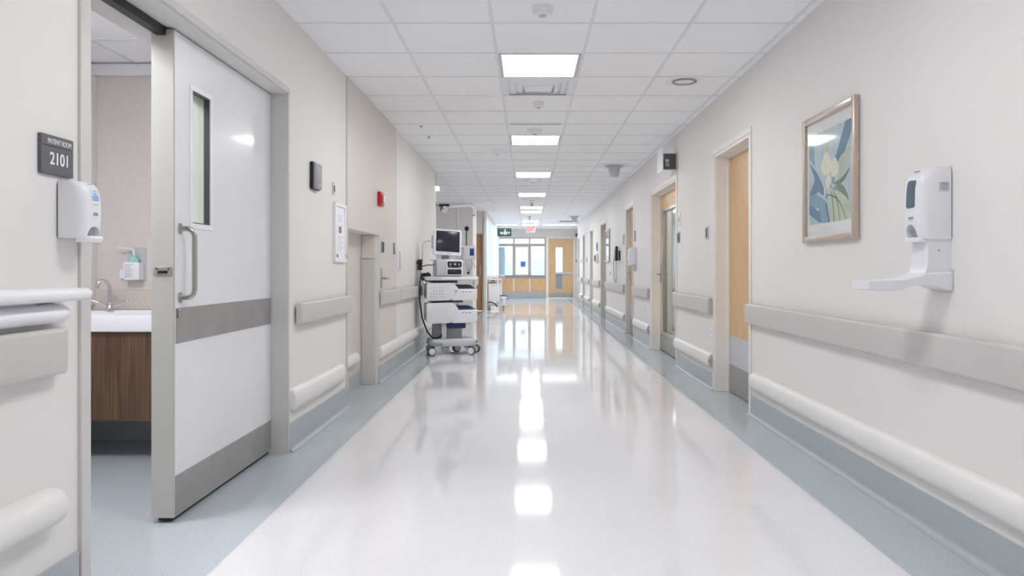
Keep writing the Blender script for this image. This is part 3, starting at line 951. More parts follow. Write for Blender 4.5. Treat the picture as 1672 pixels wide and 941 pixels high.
# right wall dispenser with drip tray
t = thing('hand_sanitiser_dispenser', 'white hand sanitiser dispenser with long drip tray on the right wall', 'sanitiser dispenser', on_right(3.03, 1.205))
W_, H_, D_ = 0.145, 0.285, 0.135
sf, hs = dispenser(t, W_, H_, D_)
curved_patch(hs, 'lens', M['lens'], sf, H_, -0.020, 0.042, 0.44, 0.83, 0.0015, 0.006, 14)
lo_ = MB()
for i in range(6):
    lo_.box(-0.008 + i * 0.0068, -0.0035 + i * 0.0068, 0.30 * H_ - 0.004, 0.30 * H_ + 0.004, sf(0.3) - 0.002, sf(0.3) + 0.001)
lo_.box(0.0, 0.022, 0.268 * H_, 0.274 * H_, sf(0.27) - 0.002, sf(0.27) + 0.001)
lo_.build('brand_mark', M['grey'], hs)
MB().box(-0.01, 0.03, 0.945 * H_, 0.955 * H_, 0.098, 0.109).build('lock_slot', M['dark'], hs)
sl_ = MB().box(W_ / 2 - 0.001, W_ / 2 + 0.0012, 0.655 * H_, 0.785 * H_, 0.014, 0.052)
sl_.build('side_label', M['lgrey'], hs)
ln = MB()
for i in range(6):
    ln.box(W_ / 2, W_ / 2 + 0.0018, (0.765 - 0.018 * i) * H_, (0.765 - 0.018 * i) * H_ + (0.0032 if i < 2 else 0.0018), 0.018, 0.049 - 0.004 * (i % 3))
ln.build('side_label_print', M['print'], hs)
brk = MB()
bp_ = [(0.0, 0.012), (0.0, -0.145), (0.105, -0.145), (0.110, -0.14), (0.102, -0.128), (0.096, -0.11), (0.093, -0.08), (0.092, 0.012)]   # (z, y)
brk.loft([[(u, y, z) for (z, y) in bp_] for u in (-0.06, 0.066)])
bo = brk.build('bracket', M['white2'], t)
MB().cyl((0.066, -0.045, 0.05), (0.0675, -0.045, 0.05), 0.0028, n=12).build('bracket_screw', M['dark'], t)
up = [(0.0, -0.128), (0.07, -0.130), (0.105, -0.135), (0.145, -0.147), (0.185, -0.157), (0.225, -0.161), (0.30, -0.162), (0.334, -0.163)]
dn = [(0.334, -0.198), (0.30, -0.204), (0.235, -0.206), (0.20, -0.200), (0.17, -0.189), (0.14, -0.182), (0.10, -0.181), (0.065, -0.188), (0.035, -0.198), (0.012, -0.205), (0.0, -0.206)]
def tray(u, ins):
    c_ = -0.182
    return [(u, c_ + (y - c_) * (1 - ins), z * (1 - 0.12 * ins) ) for (z, y) in up + dn]
MB().loft([tray(-0.074, 0.18), tray(-0.068, 0.05), tray(-0.055, 0), tray(0.058, 0), tray(0.071, 0.04), tray(0.078, 0.16)]).build('drip_tray', M['white2'], t)
MB().box(-0.078, 0.083, -0.21, -0.12, 0.0, 0.006, 0.002, 1).build('tray_plate', M['lgrey'], t)

# small hand sanitiser further along on the right
t = thing('hand_sanitiser_dispenser', 'small white hand sanitiser beside the narrow oak door on the right', 'sanitiser dispenser', on_right(11.62, 1.16))
sf, hs = dispenser(t, 0.14, 0.26, 0.13)
curved_patch(hs, 'lens', M['lens'], sf, 0.26, -0.05, 0.0, 0.45, 0.8)
MB().box(-0.05, 0.05, -0.10, 0.0, 0.0, 0.05, 0.008).build('bracket', M['lgrey'], t)

# black and grey card reader on the left
t = thing('card_reader', 'black card reader with grey front right of the sliding door', 'card reader', on_left(4.985, 1.70))
MB().prism(rrect(-0.085, 0.085, -0.09, 0.09, 0.012), 'z', 0.0, 0.022, bev=0.003).build('case', M['black'], t)
MB().prism(rrect(-0.08, 0.083, -0.085, 0.085, 0.010), 'z', 0.022, 0.036, bev=0.004).build('front_cover', M['grey'], t)
MB().box(0.01, 0.05, -0.062, -0.052, 0.036, 0.037).box(0.015, 0.045, 0.048, 0.056, 0.036, 0.037).build('marking', M['lgrey'], t)
t = thing('light_switch', 'small white switch plate with dark button above the notice frame', 'switch', on_left(5.49, 1.675))
MB().box(-0.03, 0.03, -0.045, 0.045, 0, 0.008, 0.002).build('plate', M['lgrey'], t)
MB().box(-0.01, 0.016, -0.025, 0.02, 0.008, 0.012, 0.002).build('button', mat('maroon_button', (96, 60, 66), 0.4), t)
# notice frame
t = thing('framed_notice', 'tall white framed notice on the left wall beside the beige panel', 'notice frame', on_left(5.65, 1.357))
k = MB()
for (a, b, p, q) in ((-0.165, -0.14, -0.22, 0.22), (0.14, 0.165, -0.22, 0.22), (-0.14, 0.14, 0.195, 0.22), (-0.14, 0.14, -0.22, -0.195)):
    k.box(a, b, p, q, 0, 0.022, 0.003, 1)
k.build('frame', M['white'], t)
MB().box(-0.142, 0.142, -0.197, 0.197, 0, 0.010).build('sheet', M['paper'], t)
k = MB()
for i in range(9):
    k.box(-0.06, 0.10 - 0.03 * (i % 3), -0.03 - i * 0.013, -0.026 - i * 0.013, 0.010, 0.0105)
for i in range(4):
    k.box(-0.06, 0.08, 0.13 - i * 0.014, 0.134 - i * 0.014, 0.010, 0.0105)
k.build('print_lines', mat('faint_print', (196, 204, 216), 0.6), t)
MB().box(-0.03, 0.04, 0.0, 0.05, 0.010, 0.012).build('photo_block', mat('brown_grey_print', (140, 122, 122), 0.6, var=0.2, scale=60), t)
MB().box(-0.10, -0.08, -0.185, -0.16, 0.010, 0.02, 0.002).build('clip', M['grey'], t)
MB().box(0.145, 0.16, -0.185, -0.16, 0.02, 0.026, 0.002).build('clip', M['grey'], t)

# fire alarm
t = thing('fire_alarm', 'red fire alarm box on the beige wall panel', 'fire alarm', on_left(7.16, 1.752, XL + 0.006))
MB().prism(rrect(-0.08, 0.08, -0.065, 0.065, 0.006), 'z', 0, 0.035, bev=0.004).build('case', M['red'], t)
MB().box(0.01, 0.06, -0.03, 0.04, 0.035, 0.045, 0.004).build('strobe_lens', M['white'], t)
MB().box(-0.05, -0.005, -0.04, 0.04, 0.035, 0.039, 0.002).build('pull_bar', mat('dark_red_bar', (160, 20, 28), 0.4), t)

def switch(mw, label, w_=0.075, h_=0.115, m='lgrey', btn='white', name='light_switch', cat='switch', bw=0.4, bh=0.5):
    t = thing(name, label, cat, mw)
    pl_ = MB().box(-w_ / 2, w_ / 2, -h_ / 2, h_ / 2, 0, 0.012, 0.003).build('plate', M[m], t)
    MB().box(-w_ * bw / 2, w_ * bw / 2, -h_ * bh / 2, h_ * bh / 2, 0.012, 0.018, 0.002).build('button', M[btn], pl_)
    return t
switch(on_left(7.30, 1.30, XL + 0.006), 'small dark keypad on the beige panel above the lever handle', 0.10, 0.11, 'grey', 'dark', 'keypad', 'keypad', 0.5, 0.85)
switch(on_left(7.94, 1.302, XL + 0.006), 'slim grey plate beside the far edge of the beige panel', 0.08, 0.12, 'grey', 'lgrey', 'wall_plate', 'plate', 0.5, 0.7)
switch(on_left(8.28, 1.19), 'white double switch plate on wall left of the medical cart', 0.24, 0.24, 'white', 'lgrey', bw=0.5, bh=0.8)
t = thing('lever_handle', 'steel lever handle on the beige panel above the handrail', 'handle', on_left(7.25, 1.0, XL + 0.006))
MB().box(-0.02, 0.02, -0.095, 0.095, 0, 0.008, 0.003).build('plate', M['satin'], t)
MB().cyl((0, 0.0, 0.0), (0, 0.0, 0.05), 0.011).tube([(0, 0, 0.045), (0.03, 0, 0.052), (0.13, 0, 0.05)], 0.009).build('lever', M['satin'], t)

# right wall devices
switch(on_right(6.98, 1.425), 'grey card reader left of the nearest oak door', 0.085, 0.115, 'lgrey', 'dark', 'card_reader', 'card reader', 0.55, 0.75)
switch(on_right(8.25, 1.63), 'white thermostat on the wall right of the glazed oak door', 0.09, 0.15, 'white', 'lgrey', 'thermostat', 'thermostat', 0.5, 0.4)
switch(on_right(8.30, 1.435), 'grey card reader under the white thermostat', 0.10, 0.12, 'grey', 'dark', 'card_reader', 'card reader', 0.5, 0.7)
def outlet(mw, label):
    t = thing('power_outlet', label, 'outlet', mw, 'white power outlets on the right wall')
    pl_ = MB().box(-0.035, 0.035, -0.057, 0.057, 0, 0.007, 0.002).build('plate', M['white'], t)
    for v_ in (-0.025, 0.025):
        MB().box(-0.012, -0.007, v_ - 0.008, v_ + 0.008, 0.007, 0.0078).box(0.007, 0.012, v_ - 0.008, v_ + 0.008, 0.007, 0.0078).build('socket', M['dark'], pl_)
outlet(on_right(6.80 + 0.03, 0.49), 'white power outlet between handrail and bumper by the nearest oak door')
outlet(on_right(10.75, 0.52), 'white power outlet on the wall past the glazed oak door')
switch(on_right(11.72, 1.60), 'slim grey sign plate above the small hand sanitiser', 0.11, 0.17, 'grey', 'lgrey', 'wall_plate', 'plate', 0.8, 0.8)
switch(on_right(13.05, 1.60), 'slim grey plate above the wall telephone', 0.10, 0.20, 'lgrey', 'grey', 'wall_plate', 'plate', 0.8, 0.8)
# wall telephone
t = thing('wall_telephone', 'white wall telephone with black handset and looping cord', 'telephone', on_right(13.7, 1.33))
MB().box(-0.22, 0.45, -0.11, 0.10, 0, 0.03, 0.008).build('base', M['white'], t)
MB().box(-0.18, 0.02, -0.09, 0.13, 0.03, 0.075, 0.012).sphere((-0.08, 0.15, 0.045), 0.03).build('handset', M['black'], t)
MB().box(0.28, 0.40, -0.09, 0.09, 0.03, 0.06, 0.008).build('cradle', M['black'], t)
MB().tube([(-0.2, -0.05, 0.03), (-0.45, 0.0, 0.04), (-0.62, -0.12, 0.04), (-0.62, -0.42, 0.035), (-0.45, -0.5, 0.03), (-0.30, -0.42, 0.03), (-0.26, -0.2, 0.03), (-0.24, -0.08, 0.03)], 0.012, 8).build('cord', M['lgrey'], t)
switch(on_right(15.2, 1.0), 'small round grey wall button below the far framed picture', 0.06, 0.06, 'lgrey', 'grey', 'wall_button', 'button', 0.5, 0.5)
# blood pressure monitor past the 4th door
t = thing('wall_blood_pressure_monitor', 'black and white wall monitor past the fifth doorway', 'monitor', on_right(18.0, 1.36))
MB().box(-0.16, 0.16, -0.13, 0.09, 0, 0.06, 0.015).build('case', M['white'], t)
MB().box(-0.13, 0.0, -0.07, 0.06, 0.06, 0.075, 0.01).box(0.05, 0.12, -0.1, 0.07, 0.06, 0.07, 0.01).build('display', M['black'], t)
switch(on_right(18.1, 1.63), 'dark narrow plate above the wall monitor', 0.14, 0.20, 'dark', 'black', 'wall_plate', 'plate', 0.6, 0.6)
switch(on_right(21.2, 1.35), 'grey plate on the right wall between the sixth doorway and fifth doorway', 0.12, 0.16, 'lgrey', 'dark', 'wall_plate', 'plate')
switch(on_right(23.4, 1.35), 'grey plate on the right wall near the last doorway', 0.12, 0.16, 'lgrey', 'dark', 'wall_plate', 'plate')
switch(facing(1.83, YE, 2.38), 'small dark plate high on the wall right of the end door', 0.09, 0.12, 'dark', 'grey', 'wall_plate', 'plate')
switch(facing(1.82, YE, 1.40), 'small light switch on the wall right of the end door', 0.08, 0.12, 'lgrey', 'dark')

# projecting sign on the right wall
t = thing('projecting_sign', 'charcoal projecting sign with white symbols above the glazed oak door', 'sign', facing(1.585, 8.40, 2.288))
MB().box(-0.073, 0.065, -0.088, 0.088, -0.02, 0.0, 0.002, 1).build('sign_face', M['sign2'], t)
MB().box(-0.084, -0.075, -0.10, 0.168, -0.34, 0.004, 0.002, 1).build('side_panel', M['white'], t)
MB().box(0.066, 0.082, -0.078, 0.078, -0.03, -0.004, 0.003, 1).build('wall_bracket', M['lgrey'], t)
MB().box(-0.075, 0.08, 0.086, 0.094, -0.03, 0.001, 0.001, 1).box(-0.075, 0.08, -0.094, -0.086, -0.03, 0.001, 0.001, 1).build('edge_trim', M['lgrey'], t)
k = MB()
for (a, b, p, q) in ((-0.050, -0.044, -0.006, 0.028), (-0.050, -0.018, -0.006, 0.0), (-0.036, -0.022, 0.006, 0.012), (-0.024, -0.018, -0.004, 0.024), (-0.016, -0.006, 0.012, 0.018), (-0.034, -0.028, 0.012, 0.03),
                     (-0.046, -0.040, -0.05, -0.018), (-0.046, -0.014, -0.024, -0.018), (-0.020, -0.012, -0.05, -0.03), (-0.046, -0.010, -0.05, -0.044)):
    k.box(a, b, p, q, 0.0, 0.0015)
k.build('symbol', M['ink'], t)

# ------------------------------------------------------------------ framed pictures
def picture(mw, W, Hh, label, bar=0.036, full=True):
    t = thing('framed_picture', label, 'picture', mw, 'framed pictures on the right wall')
    hw, hh = W / 2, Hh / 2
    k = MB()
    d = 0.03
    for (a, b, p, q) in ((-hw, -hw + bar, -hh, hh), (hw - bar, hw, -hh, hh), (-hw + bar, hw - bar, hh - bar, hh), (-hw + bar, hw - bar, -hh, -hh + bar)):
        k.box(a, b, p, q, 0.002, d, 0.004, 2)
    k.build('frame', M['champagne'], t)
    mnt = MB().box(-hw + bar, hw - bar, -hh + bar, hh - bar, 0.004, 0.012).build('mount', M['mat'], t)
    ax, ay = hw - bar - 0.035, hh - bar - 0.068
    A = MB()
    z = 0.0124
    def P(pts, mi, dz):
        A.flat([(x * ax, y * ay) for (x, y) in pts], z + dz * 0.00012, mi)
    P([(-1, -1), (1, -1), (1, 1), (-1, 1)], 0, 0)
    def leaf(p0, p1, w_, mi, dz, bend=0.0, n=12):
        a = Vector(p0); b = Vector(p1); dd = b - a; nn = Vector((-dd.y, dd.x)).normalized()
        L_, R_ = [], []
        for i in range(n + 1):
            s = i / n
            c_ = a + dd * s + nn * bend * math.sin(math.pi * s)
            ww = w_ * math.sin(math.pi * min(1, 0.05 + 0.95 * s)) ** 0.8 if s < 1 else 0
            L_.append(c_ + nn * ww); R_.append(c_ - nn * ww)
        pts = [tuple(q) for q in R_] + [tuple(q) for q in reversed(L_[1:-1])]
        pts = [(max(-1, min(1, x)), max(-1, min(1, y))) for x, y in pts]
        try: P(pts, mi, dz)
        except Exception: pass
    P([(-1, -0.45), (-0.55, -0.72), (-0.1, -0.55), (0.05, -1), (-0.3, -1), (-0.55, -0.95), (-1, -0.75)], 1, 1)
    P([(-1, -0.2), (-0.6, -0.35), (-0.2, -0.5), (-0.05, -1), (-0.35, -1), (-0.5, -0.66), (-1, -0.55)], 2, 2)
    P([(0.05, -0.2), (0.6, -0.35), (1, -0.6), (1, -1), (0.0, -1)], 4, 1)
    P([(-0.3, 1), (-0.05, 1), (0.05, 0.2), (-0.1, -0.1), (-0.2, 0.3)], 4, 1)
    P([(0.75, 1), (1, 1), (1, 0.75), (0.5, 0.1), (0.15, -0.25), (0.2, 0.2), (0.55, 0.7)], 1, 3)
    P([(-1, 0.42), (-0.55, 0.1), (-0.15, -0.35), (-0.05, -0.5), (-0.5, -0.3), (-1, -0.35), (-0.7, 0.0)], 1, 3)
    P([(-1, 0.9), (-0.75, 0.9), (-0.7, 0.3), (-1, 0.5)], 2, 2)
    leaf((0.25, -0.25), (1.0, 0.42), 0.16, 4, 4, 0.08)
    leaf((0.15, -0.3), (0.9, -0.62), 0.08, 5, 4, 0.12)
    leaf((0.2, -0.2), (0.95, 0.05), 0.05, 5, 5, -0.1)
    for (p0, p1, b_) in (((0.0, -0.1), (0.25, -1.0), 0.05), ((0.05, -0.2), (0.5, -1.0), 0.1), ((-0.12, -0.4), (0.78, -1.0), 0.16)):
        a = Vector(p0); bq = Vector(p1); dd = bq - a; nn = Vector((-dd.y, dd.x)).normalized()
        up_, dn_ = [], []
        for i in range(13):
            s = i / 12
            c_ = a + dd * s + nn * b_ * math.sin(math.pi * s)
            up_.append(tuple(c_ + nn * 0.016)); dn_.append(tuple(c_ - nn * 0.016))
        P([(max(-1, min(1, x)), max(-1, min(1, y))) for x, y in dn_ + up_[::-1]], 5, 6)
    leaf((-0.05, 0.0), (-0.14, 0.52), 0.26, 3, 7, 0.05)
    leaf((-0.06, 0.02), (-0.02, 0.44), 0.08, 3, 8)
    leaf((0.18, -0.06), (0.30, 0.34), 0.20, 3, 9, -0.03)
    leaf((-0.08, -0.28), (0.02, 0.04), 0.13, 3, 10)
    leaf((-0.18, -0.45), (-0.2, -0.2), 0.05, 3, 10)
    art = A.build('artwork', [M['aw_bg'], M['aw_blue'], M['aw_lblue'], M['aw_cream'], M['aw_green'], M['aw_stem']], mnt)
    MB().box(-hw + bar - 0.002, hw - bar + 0.002, -hh + bar - 0.002, hh - bar + 0.002, 0.0165, 0.0185).build('glazing', M['pglass'], t)
    return t
picture(on_right(4.14, 1.602), 0.72, 0.725, 'large framed picture of pale tulips nearest on the right wall')
picture(on_right(15.65, 1.57), 0.80, 0.68, 'small looking framed picture further along the right wall')

# ------------------------------------------------------------------ ceiling lights and fittings
def ceiling_light(x, y, label, w_=GX, d_=GY, group='square ceiling light panels'):
    t = thing('ceiling_light', label, 'ceiling light', on_ceiling(x, y), group)
    k = MB()
    a, b = w_ / 2 - 0.014, d_ / 2 - 0.011
    for (p, q, r, s) in ((-a, -a + 0.022, -b, b), (a - 0.022, a, -b, b), (-a + 0.022, a - 0.022, -b, -b + 0.012), (-a + 0.022, a - 0.022, b - 0.012, b)):
        k.box(p, q, r, s, 0.0, 0.008, 0.001, 1)
    k.build('light_frame', M['lgrey'], t)
    MB().box(-a + 0.022, a - 0.022, -b + 0.012, b - 0.012, 0.0, 0.005).build('diffuser', M['lamp'], t)
    return t
XC = GX0 + 1.5 * GX
LL = [(-10, 'ceiling light panel furthest behind the viewer'), (-5, 'ceiling light panel just behind and above the viewer'), (0, 'largest square ceiling light, nearest in view'), (5, 'second square ceiling light from the front'),
      (10, 'third square ceiling light from the front'), (15, 'fourth square ceiling light from the front'), (20, 'fifth square ceiling light from the front'), (22, 'sixth square ceiling light, close behind the fifth'),
      (28, 'seventh square ceiling light from the front')]
for k_, lb_ in LL:
    ceiling_light(XC, GY0 + GY * (k_ + 0.5), lb_)
ceiling_light(XC, GY0 + GY * 31.5, 'middle light of the row of three near the end wall')
ceiling_light(XC - 1.0, GY0 + GY * 31.5, 'left light of the row of three near the end wall', 1.2, 0.16)
ceiling_light(XC + 1.0, GY0 + GY * 31.5, 'right light of the row of three near the end wall', 1.2, 0.16)

def diffuser_vent(x, y, label):
    t = thing('air_vent', label, 'vent', on_ceiling(x, y))
    k = MB()
    A_, B_ = 0.285, 0.305
    for i in range(4):
        s0, s1 = 1 - 0.2 * i, 0.86 - 0.2 * i
        z0 = 0.002 + 0.004 * i
        r0 = [(-A_ * s0, -B_ * s0, z0), (A_ * s0, -B_ * s0, z0), (A_ * s0, B_ * s0, z0), (-A_ * s0, B_ * s0, z0)]
        r1 = [(-A_ * s1, -B_ * s1, z0 + 0.013), (A_ * s1, -B_ * s1, z0 + 0.013), (A_ * s1, B_ * s1, z0 + 0.013), (-A_ * s1, B_ * s1, z0 + 0.013)]
        r2 = [(p[0] * 0.985, p[1] * 0.985, p[2] - 0.003) for p in r1]
        r3 = [(p[0] * 0.985, p[1] * 0.985, p[2]) for p in r0]
        k.loft([r0, r1, r2, r3], cap=False)
    k.build('vane', M['white'], t)
    MB().box(-0.1, 0.1, -0.1, 0.1, 0.012, 0.024, 0.003).build('centre_plate', M['white'], t)
    MB().box(-0.285, 0.285, -0.305, 0.305, 0, 0.002).build('back_plate', M['white'], t)
diffuser_vent(XC, GY0 + GY * 1.5, 'square stepped air vent just behind the nearest ceiling light')

def smoke(x, y, label, r=0.06, name='smoke_detector'):
    t = thing(name, label, 'smoke detector', on_ceiling(x, y), 'round smoke detectors on the ceiling')
    MB().lathe([(r * 1.05, 0), (r * 1.05, 0.008), (r, 0.014), (r * 0.98, 0.03), (r * 0.8, 0.045), (r * 0.35, 0.048)], n=28).build('housing', M['white'], t)
    MB().lathe([(r * 0.34, 0.046), (r * 0.32, 0.056), (r * 0.15, 0.06)], n=20).build('sensor', M['lgrey'], t.children[0])
smoke(0.085, 4.35, 'round smoke detector nearest at the top of the picture')
smoke(0.094, 6.82, 'round smoke detector behind the square air vent', 0.05)
smoke(0.07, 8.15, 'round smoke detector just before the second ceiling light', 0.08)
smoke(-0.39, 9.6, 'flat round smoke detector left of the ceiling centre', 0.07)
smoke(0.085, 12.7, 'round smoke detector just behind the third ceiling light', 0.13)
smoke(0.085, 16.05, 'round smoke detector just behind the fourth ceiling light', 0.18)
t = thing('linear_air_vent', 'thin slot air vent in front of the second ceiling light', 'vent', on_ceiling(0.085, 7.83))
MB().box(-0.27, 0.27, -0.03, 0.03, 0, 0.008, 0.002, 1).build('slot_frame', M['grid'], t)
MB().box(-0.26, 0.26, -0.008, 0.008, 0.008, 0.009).build('slot', M['dark'], t)
def sprinkler(x, y, label, s=0.6):
    t = thing('sprinkler', label, 'sprinkler', on_ceiling(x, y), 'ceiling sprinklers')
    MB().lathe([(0.035 * s, 0), (0.035 * s, 0.004), (0.012 * s, 0.012), (0.008 * s, 0.03 * s), (0.02 * s, 0.034 * s), (0.02 * s, 0.037 * s)], n=16).build('head', M['satin'], t)
    MB().cyl((0, 0, 0.012 * s), (0, 0, 0.03 * s), 0.003 * s, n=8).build('bulb', M['red'], t)
sprinkler(-1.126, 7.95, 'small sprinkler on the left above the fire alarm')
sprinkler(-1.13, 8.6, 'small sprinkler on the left beyond the fire alarm')
sprinkler(0.09, 17.2, 'dark sprinkler just before the fifth ceiling light', 2.0)
sprinkler(0.05, 21.6, 'far dark sprinkler hanging before the end wall', 2.2)
# recessed round air vent on the right
t = thing('round_air_vent', 'round dark-edged air vent in a ceiling tile on the right', 'vent', on_ceiling(1.255, 6.05))
MB().prism(rrect(-0.135, 0.135, -0.15, 0.15, 0.004), 'z', 0, 0.004).build('cover_plate', M['white'], t)
k = MB().lathe([(0.098, 0.003), (0.10, 0.010), (0.088, 0.016), (0.080, 0.010), (0.078, 0.004)], n=32)
k.build('ring', M['grey'], t)
MB().lathe([(0.076, 0.003), (0.074, 0.009), (0.03, 0.013)], n=28).build('centre_disc', M['white'], t)
def cone_speaker(x, y, label, s=1.0):
    t = thing('ceiling_camera', label, 'camera', on_ceiling(x, y), 'cone shaped ceiling cameras')
    MB().box(-0.21 * s, 0.21 * s, -0.21, 0.21, 0, 0.008, 0.002, 1).build('cover_plate', M['white'], t)
    MB().lathe([(0.14 * s, 0.008), (0.145 * s, 0.016), (0.115 * s, 0.022), (0.12 * s, 0.03), (0.09 * s, 0.045)], n=28).build('collar', M['lgrey'], t)
    MB().lathe([(0.082 * s, 0.045), (0.085 * s, 0.06), (0.06 * s, 0.165 * s), (0.03 * s, 0.172 * s)], n=28).build('cone', M['lgrey'], t.children[-1])
cone_speaker(1.256, 10.96, 'white cone shaped ceiling camera on the right beyond projecting sign')
cone_speaker(1.32, 21.4, 'far white cone shaped ceiling camera on the right', 1.0)
t = thing('air_vent', 'far grey air vent on the right near the end wall', 'vent', on_ceiling(1.28, 23.7))
MB().box(-0.33, 0.33, -0.33, 0.33, 0, 0.01, 0.003, 1).build('vent_frame', M['grid'], t)
k = MB()
for i in range(7):
    k.box(-0.28, 0.28, -0.28 + i * 0.09, -0.24 + i * 0.09, 0.01, 0.016)
k.build('vane', M['grey'], t)

# exit signs
t = thing('exit_sign', 'white exit sign with glowing red letters hanging near the end', 'exit sign', facing(0.10, 25.0, 2.42))
cs_ = MB().box(-0.15, 0.15, -0.11, 0.11, -0.03, 0.0, 0.004, 1).build('case', M['white'], t)
MB().box(-0.14, 0.14, -0.10, 0.10, 0.0, 0.002).build('face', M['exitlit'], cs_)
lettering('letters', 'EXIT', 0.155, 0.24, M['exitred'], cs_, 0, 0, 0.0022, bold=0.01)
MB().box(-0.02, 0.02, 0.11, 0.18, -0.02, -0.008).build('hanger', M['lgrey'], t)
t = thing('direction_sign', 'dark green escape sign with white figure above the end window', 'sign', facing(-0.81, 26.0, 2.365))
MB().box(-0.245, 0.245, -0.138, 0.138, -0.03, 0.0, 0.004, 1).build('panel', M['green'], t)
k = MB()
k.sphere((0.02, 0.075, 0.001), 0.022, 0.022, 0.002, n=12)
for (a, b, p, q) in ((0.0, 0.04, -0.03, 0.05), (-0.012, 0.008, -0.085, -0.02), (0.032, 0.052, -0.085, -0.02), (-0.14, -0.02, -0.012, 0.008), (-0.14, -0.12, -0.055, 0.0), (-0.14, -0.03, -0.06, -0.042), (0.06, 0.18, -0.012, 0.008), (0.16, 0.18, -0.055, 0.0), (0.06, 0.12, -0.06, -0.042)):
    k.box(a, b, p, q, 0.0, 0.002)
k.build('symbol', M['ink'], t)
MB().box(-0.16, -0.14, 0.13, 0.235, -0.02, -0.01).box(0.14, 0.16, 0.13, 0.235, -0.02, -0.01).build('hanger', M['lgrey'], t)
# nurse call lamp at the end of the left wall
t = thing('call_lamp', 'white corridor call lamp at the far end of the left wall', 'lamp', on_left(11.6, 2.42))
MB().box(-0.03, 0.03, -0.06, 0.15, 0, 0.055, 0.006).build('housing', M['white'], t)
MB().box(-0.03, 0.03, -0.125, -0.06, 0, 0.055, 0.006).build('lit_lens', M['calllit'], t)

# ------------------------------------------------------------------ medical cart (local: x right, -y towards the viewer, z up)
ct = thing('medical_cart', 'white medical cart on casters with monitor against the left wall', 'medical cart', Matrix.Translation((-0.99, 9.72, 0)) @ Matrix.Rotation(R(14), 4, 'Z'))
# base: rounded, pointed platform
bs = MB()
pl = rrect(-0.30, 0.30, -0.24, 0.24, 0.09, 5)
bs.loft([[(x * 0.97, y * 0.97, 0.115) for x, y in pl], [(x, y, 0.13) for x, y in pl], [(x, y, 0.175) for x, y in pl], [(x * 0.93, y * 0.9, 0.205) for x, y in pl]])
bs.build('base', M['lgrey'], ct)
MB().box(-0.30, -0.14, -0.243, -0.2, 0.12, 0.165, 0.01).build('base_bumper', M['grey'], ct)
def caster(x, y, yaw, dark=False):
    cr = 0.052
    k = MB()
    k.cyl((x, y, 0.098), (x, y, 0.14), 0.018, n=14)
    ca, sa = math.cos(yaw), math.sin(yaw)
    ox, oy = x + 0.028 * ca, y + 0.028 * sa
    k.tube([(x, y, 0.11), (x + 0.012 * ca, y + 0.012 * sa, 0.105), (ox + 0.01 * ca, oy + 0.01 * sa, 0.085)], 0.02, 10)
    f_ = k.build('caster', M['dark'], ct)
    nx, ny = -sa, ca
    for s in (-1, 1):
        w_ = MB()
        c0 = Vector((ox + nx * s * 0.008, oy + ny * s * 0.008, cr))
        c1 = Vector((ox + nx * s * 0.028, oy + ny * s * 0.028, cr))
        w_.tube([tuple(c0), tuple(c0.lerp(c1, 0.2)), tuple(c0.lerp(c1, 0.8)), tuple(c1)], cr, 24, rs=[cr - 0.004, cr, cr, cr - 0.006])
        w_.build('wheel', M['rubber'], f_)
        hb = MB().tube([tuple(c1 - Vector((nx, ny, 0)) * s * 0.001), tuple(c1 + Vector((nx, ny, 0)) * s * 0.002)], cr * 0.76, 20)
        hb.build('hub', M['white'], f_)
caster(-0.25, -0.20, R(188))
caster(-0.22, 0.20, R(150))
caster(0.20, -0.21, R(-25))
caster(0.12, 0.18, R(200))
caster(0.31, 0.05, R(-40))
MB().box(0.24, 0.345, -0.02, 0.12, 0.135, 0.16, 0.01).build('caster_arm', M['dark'], ct)
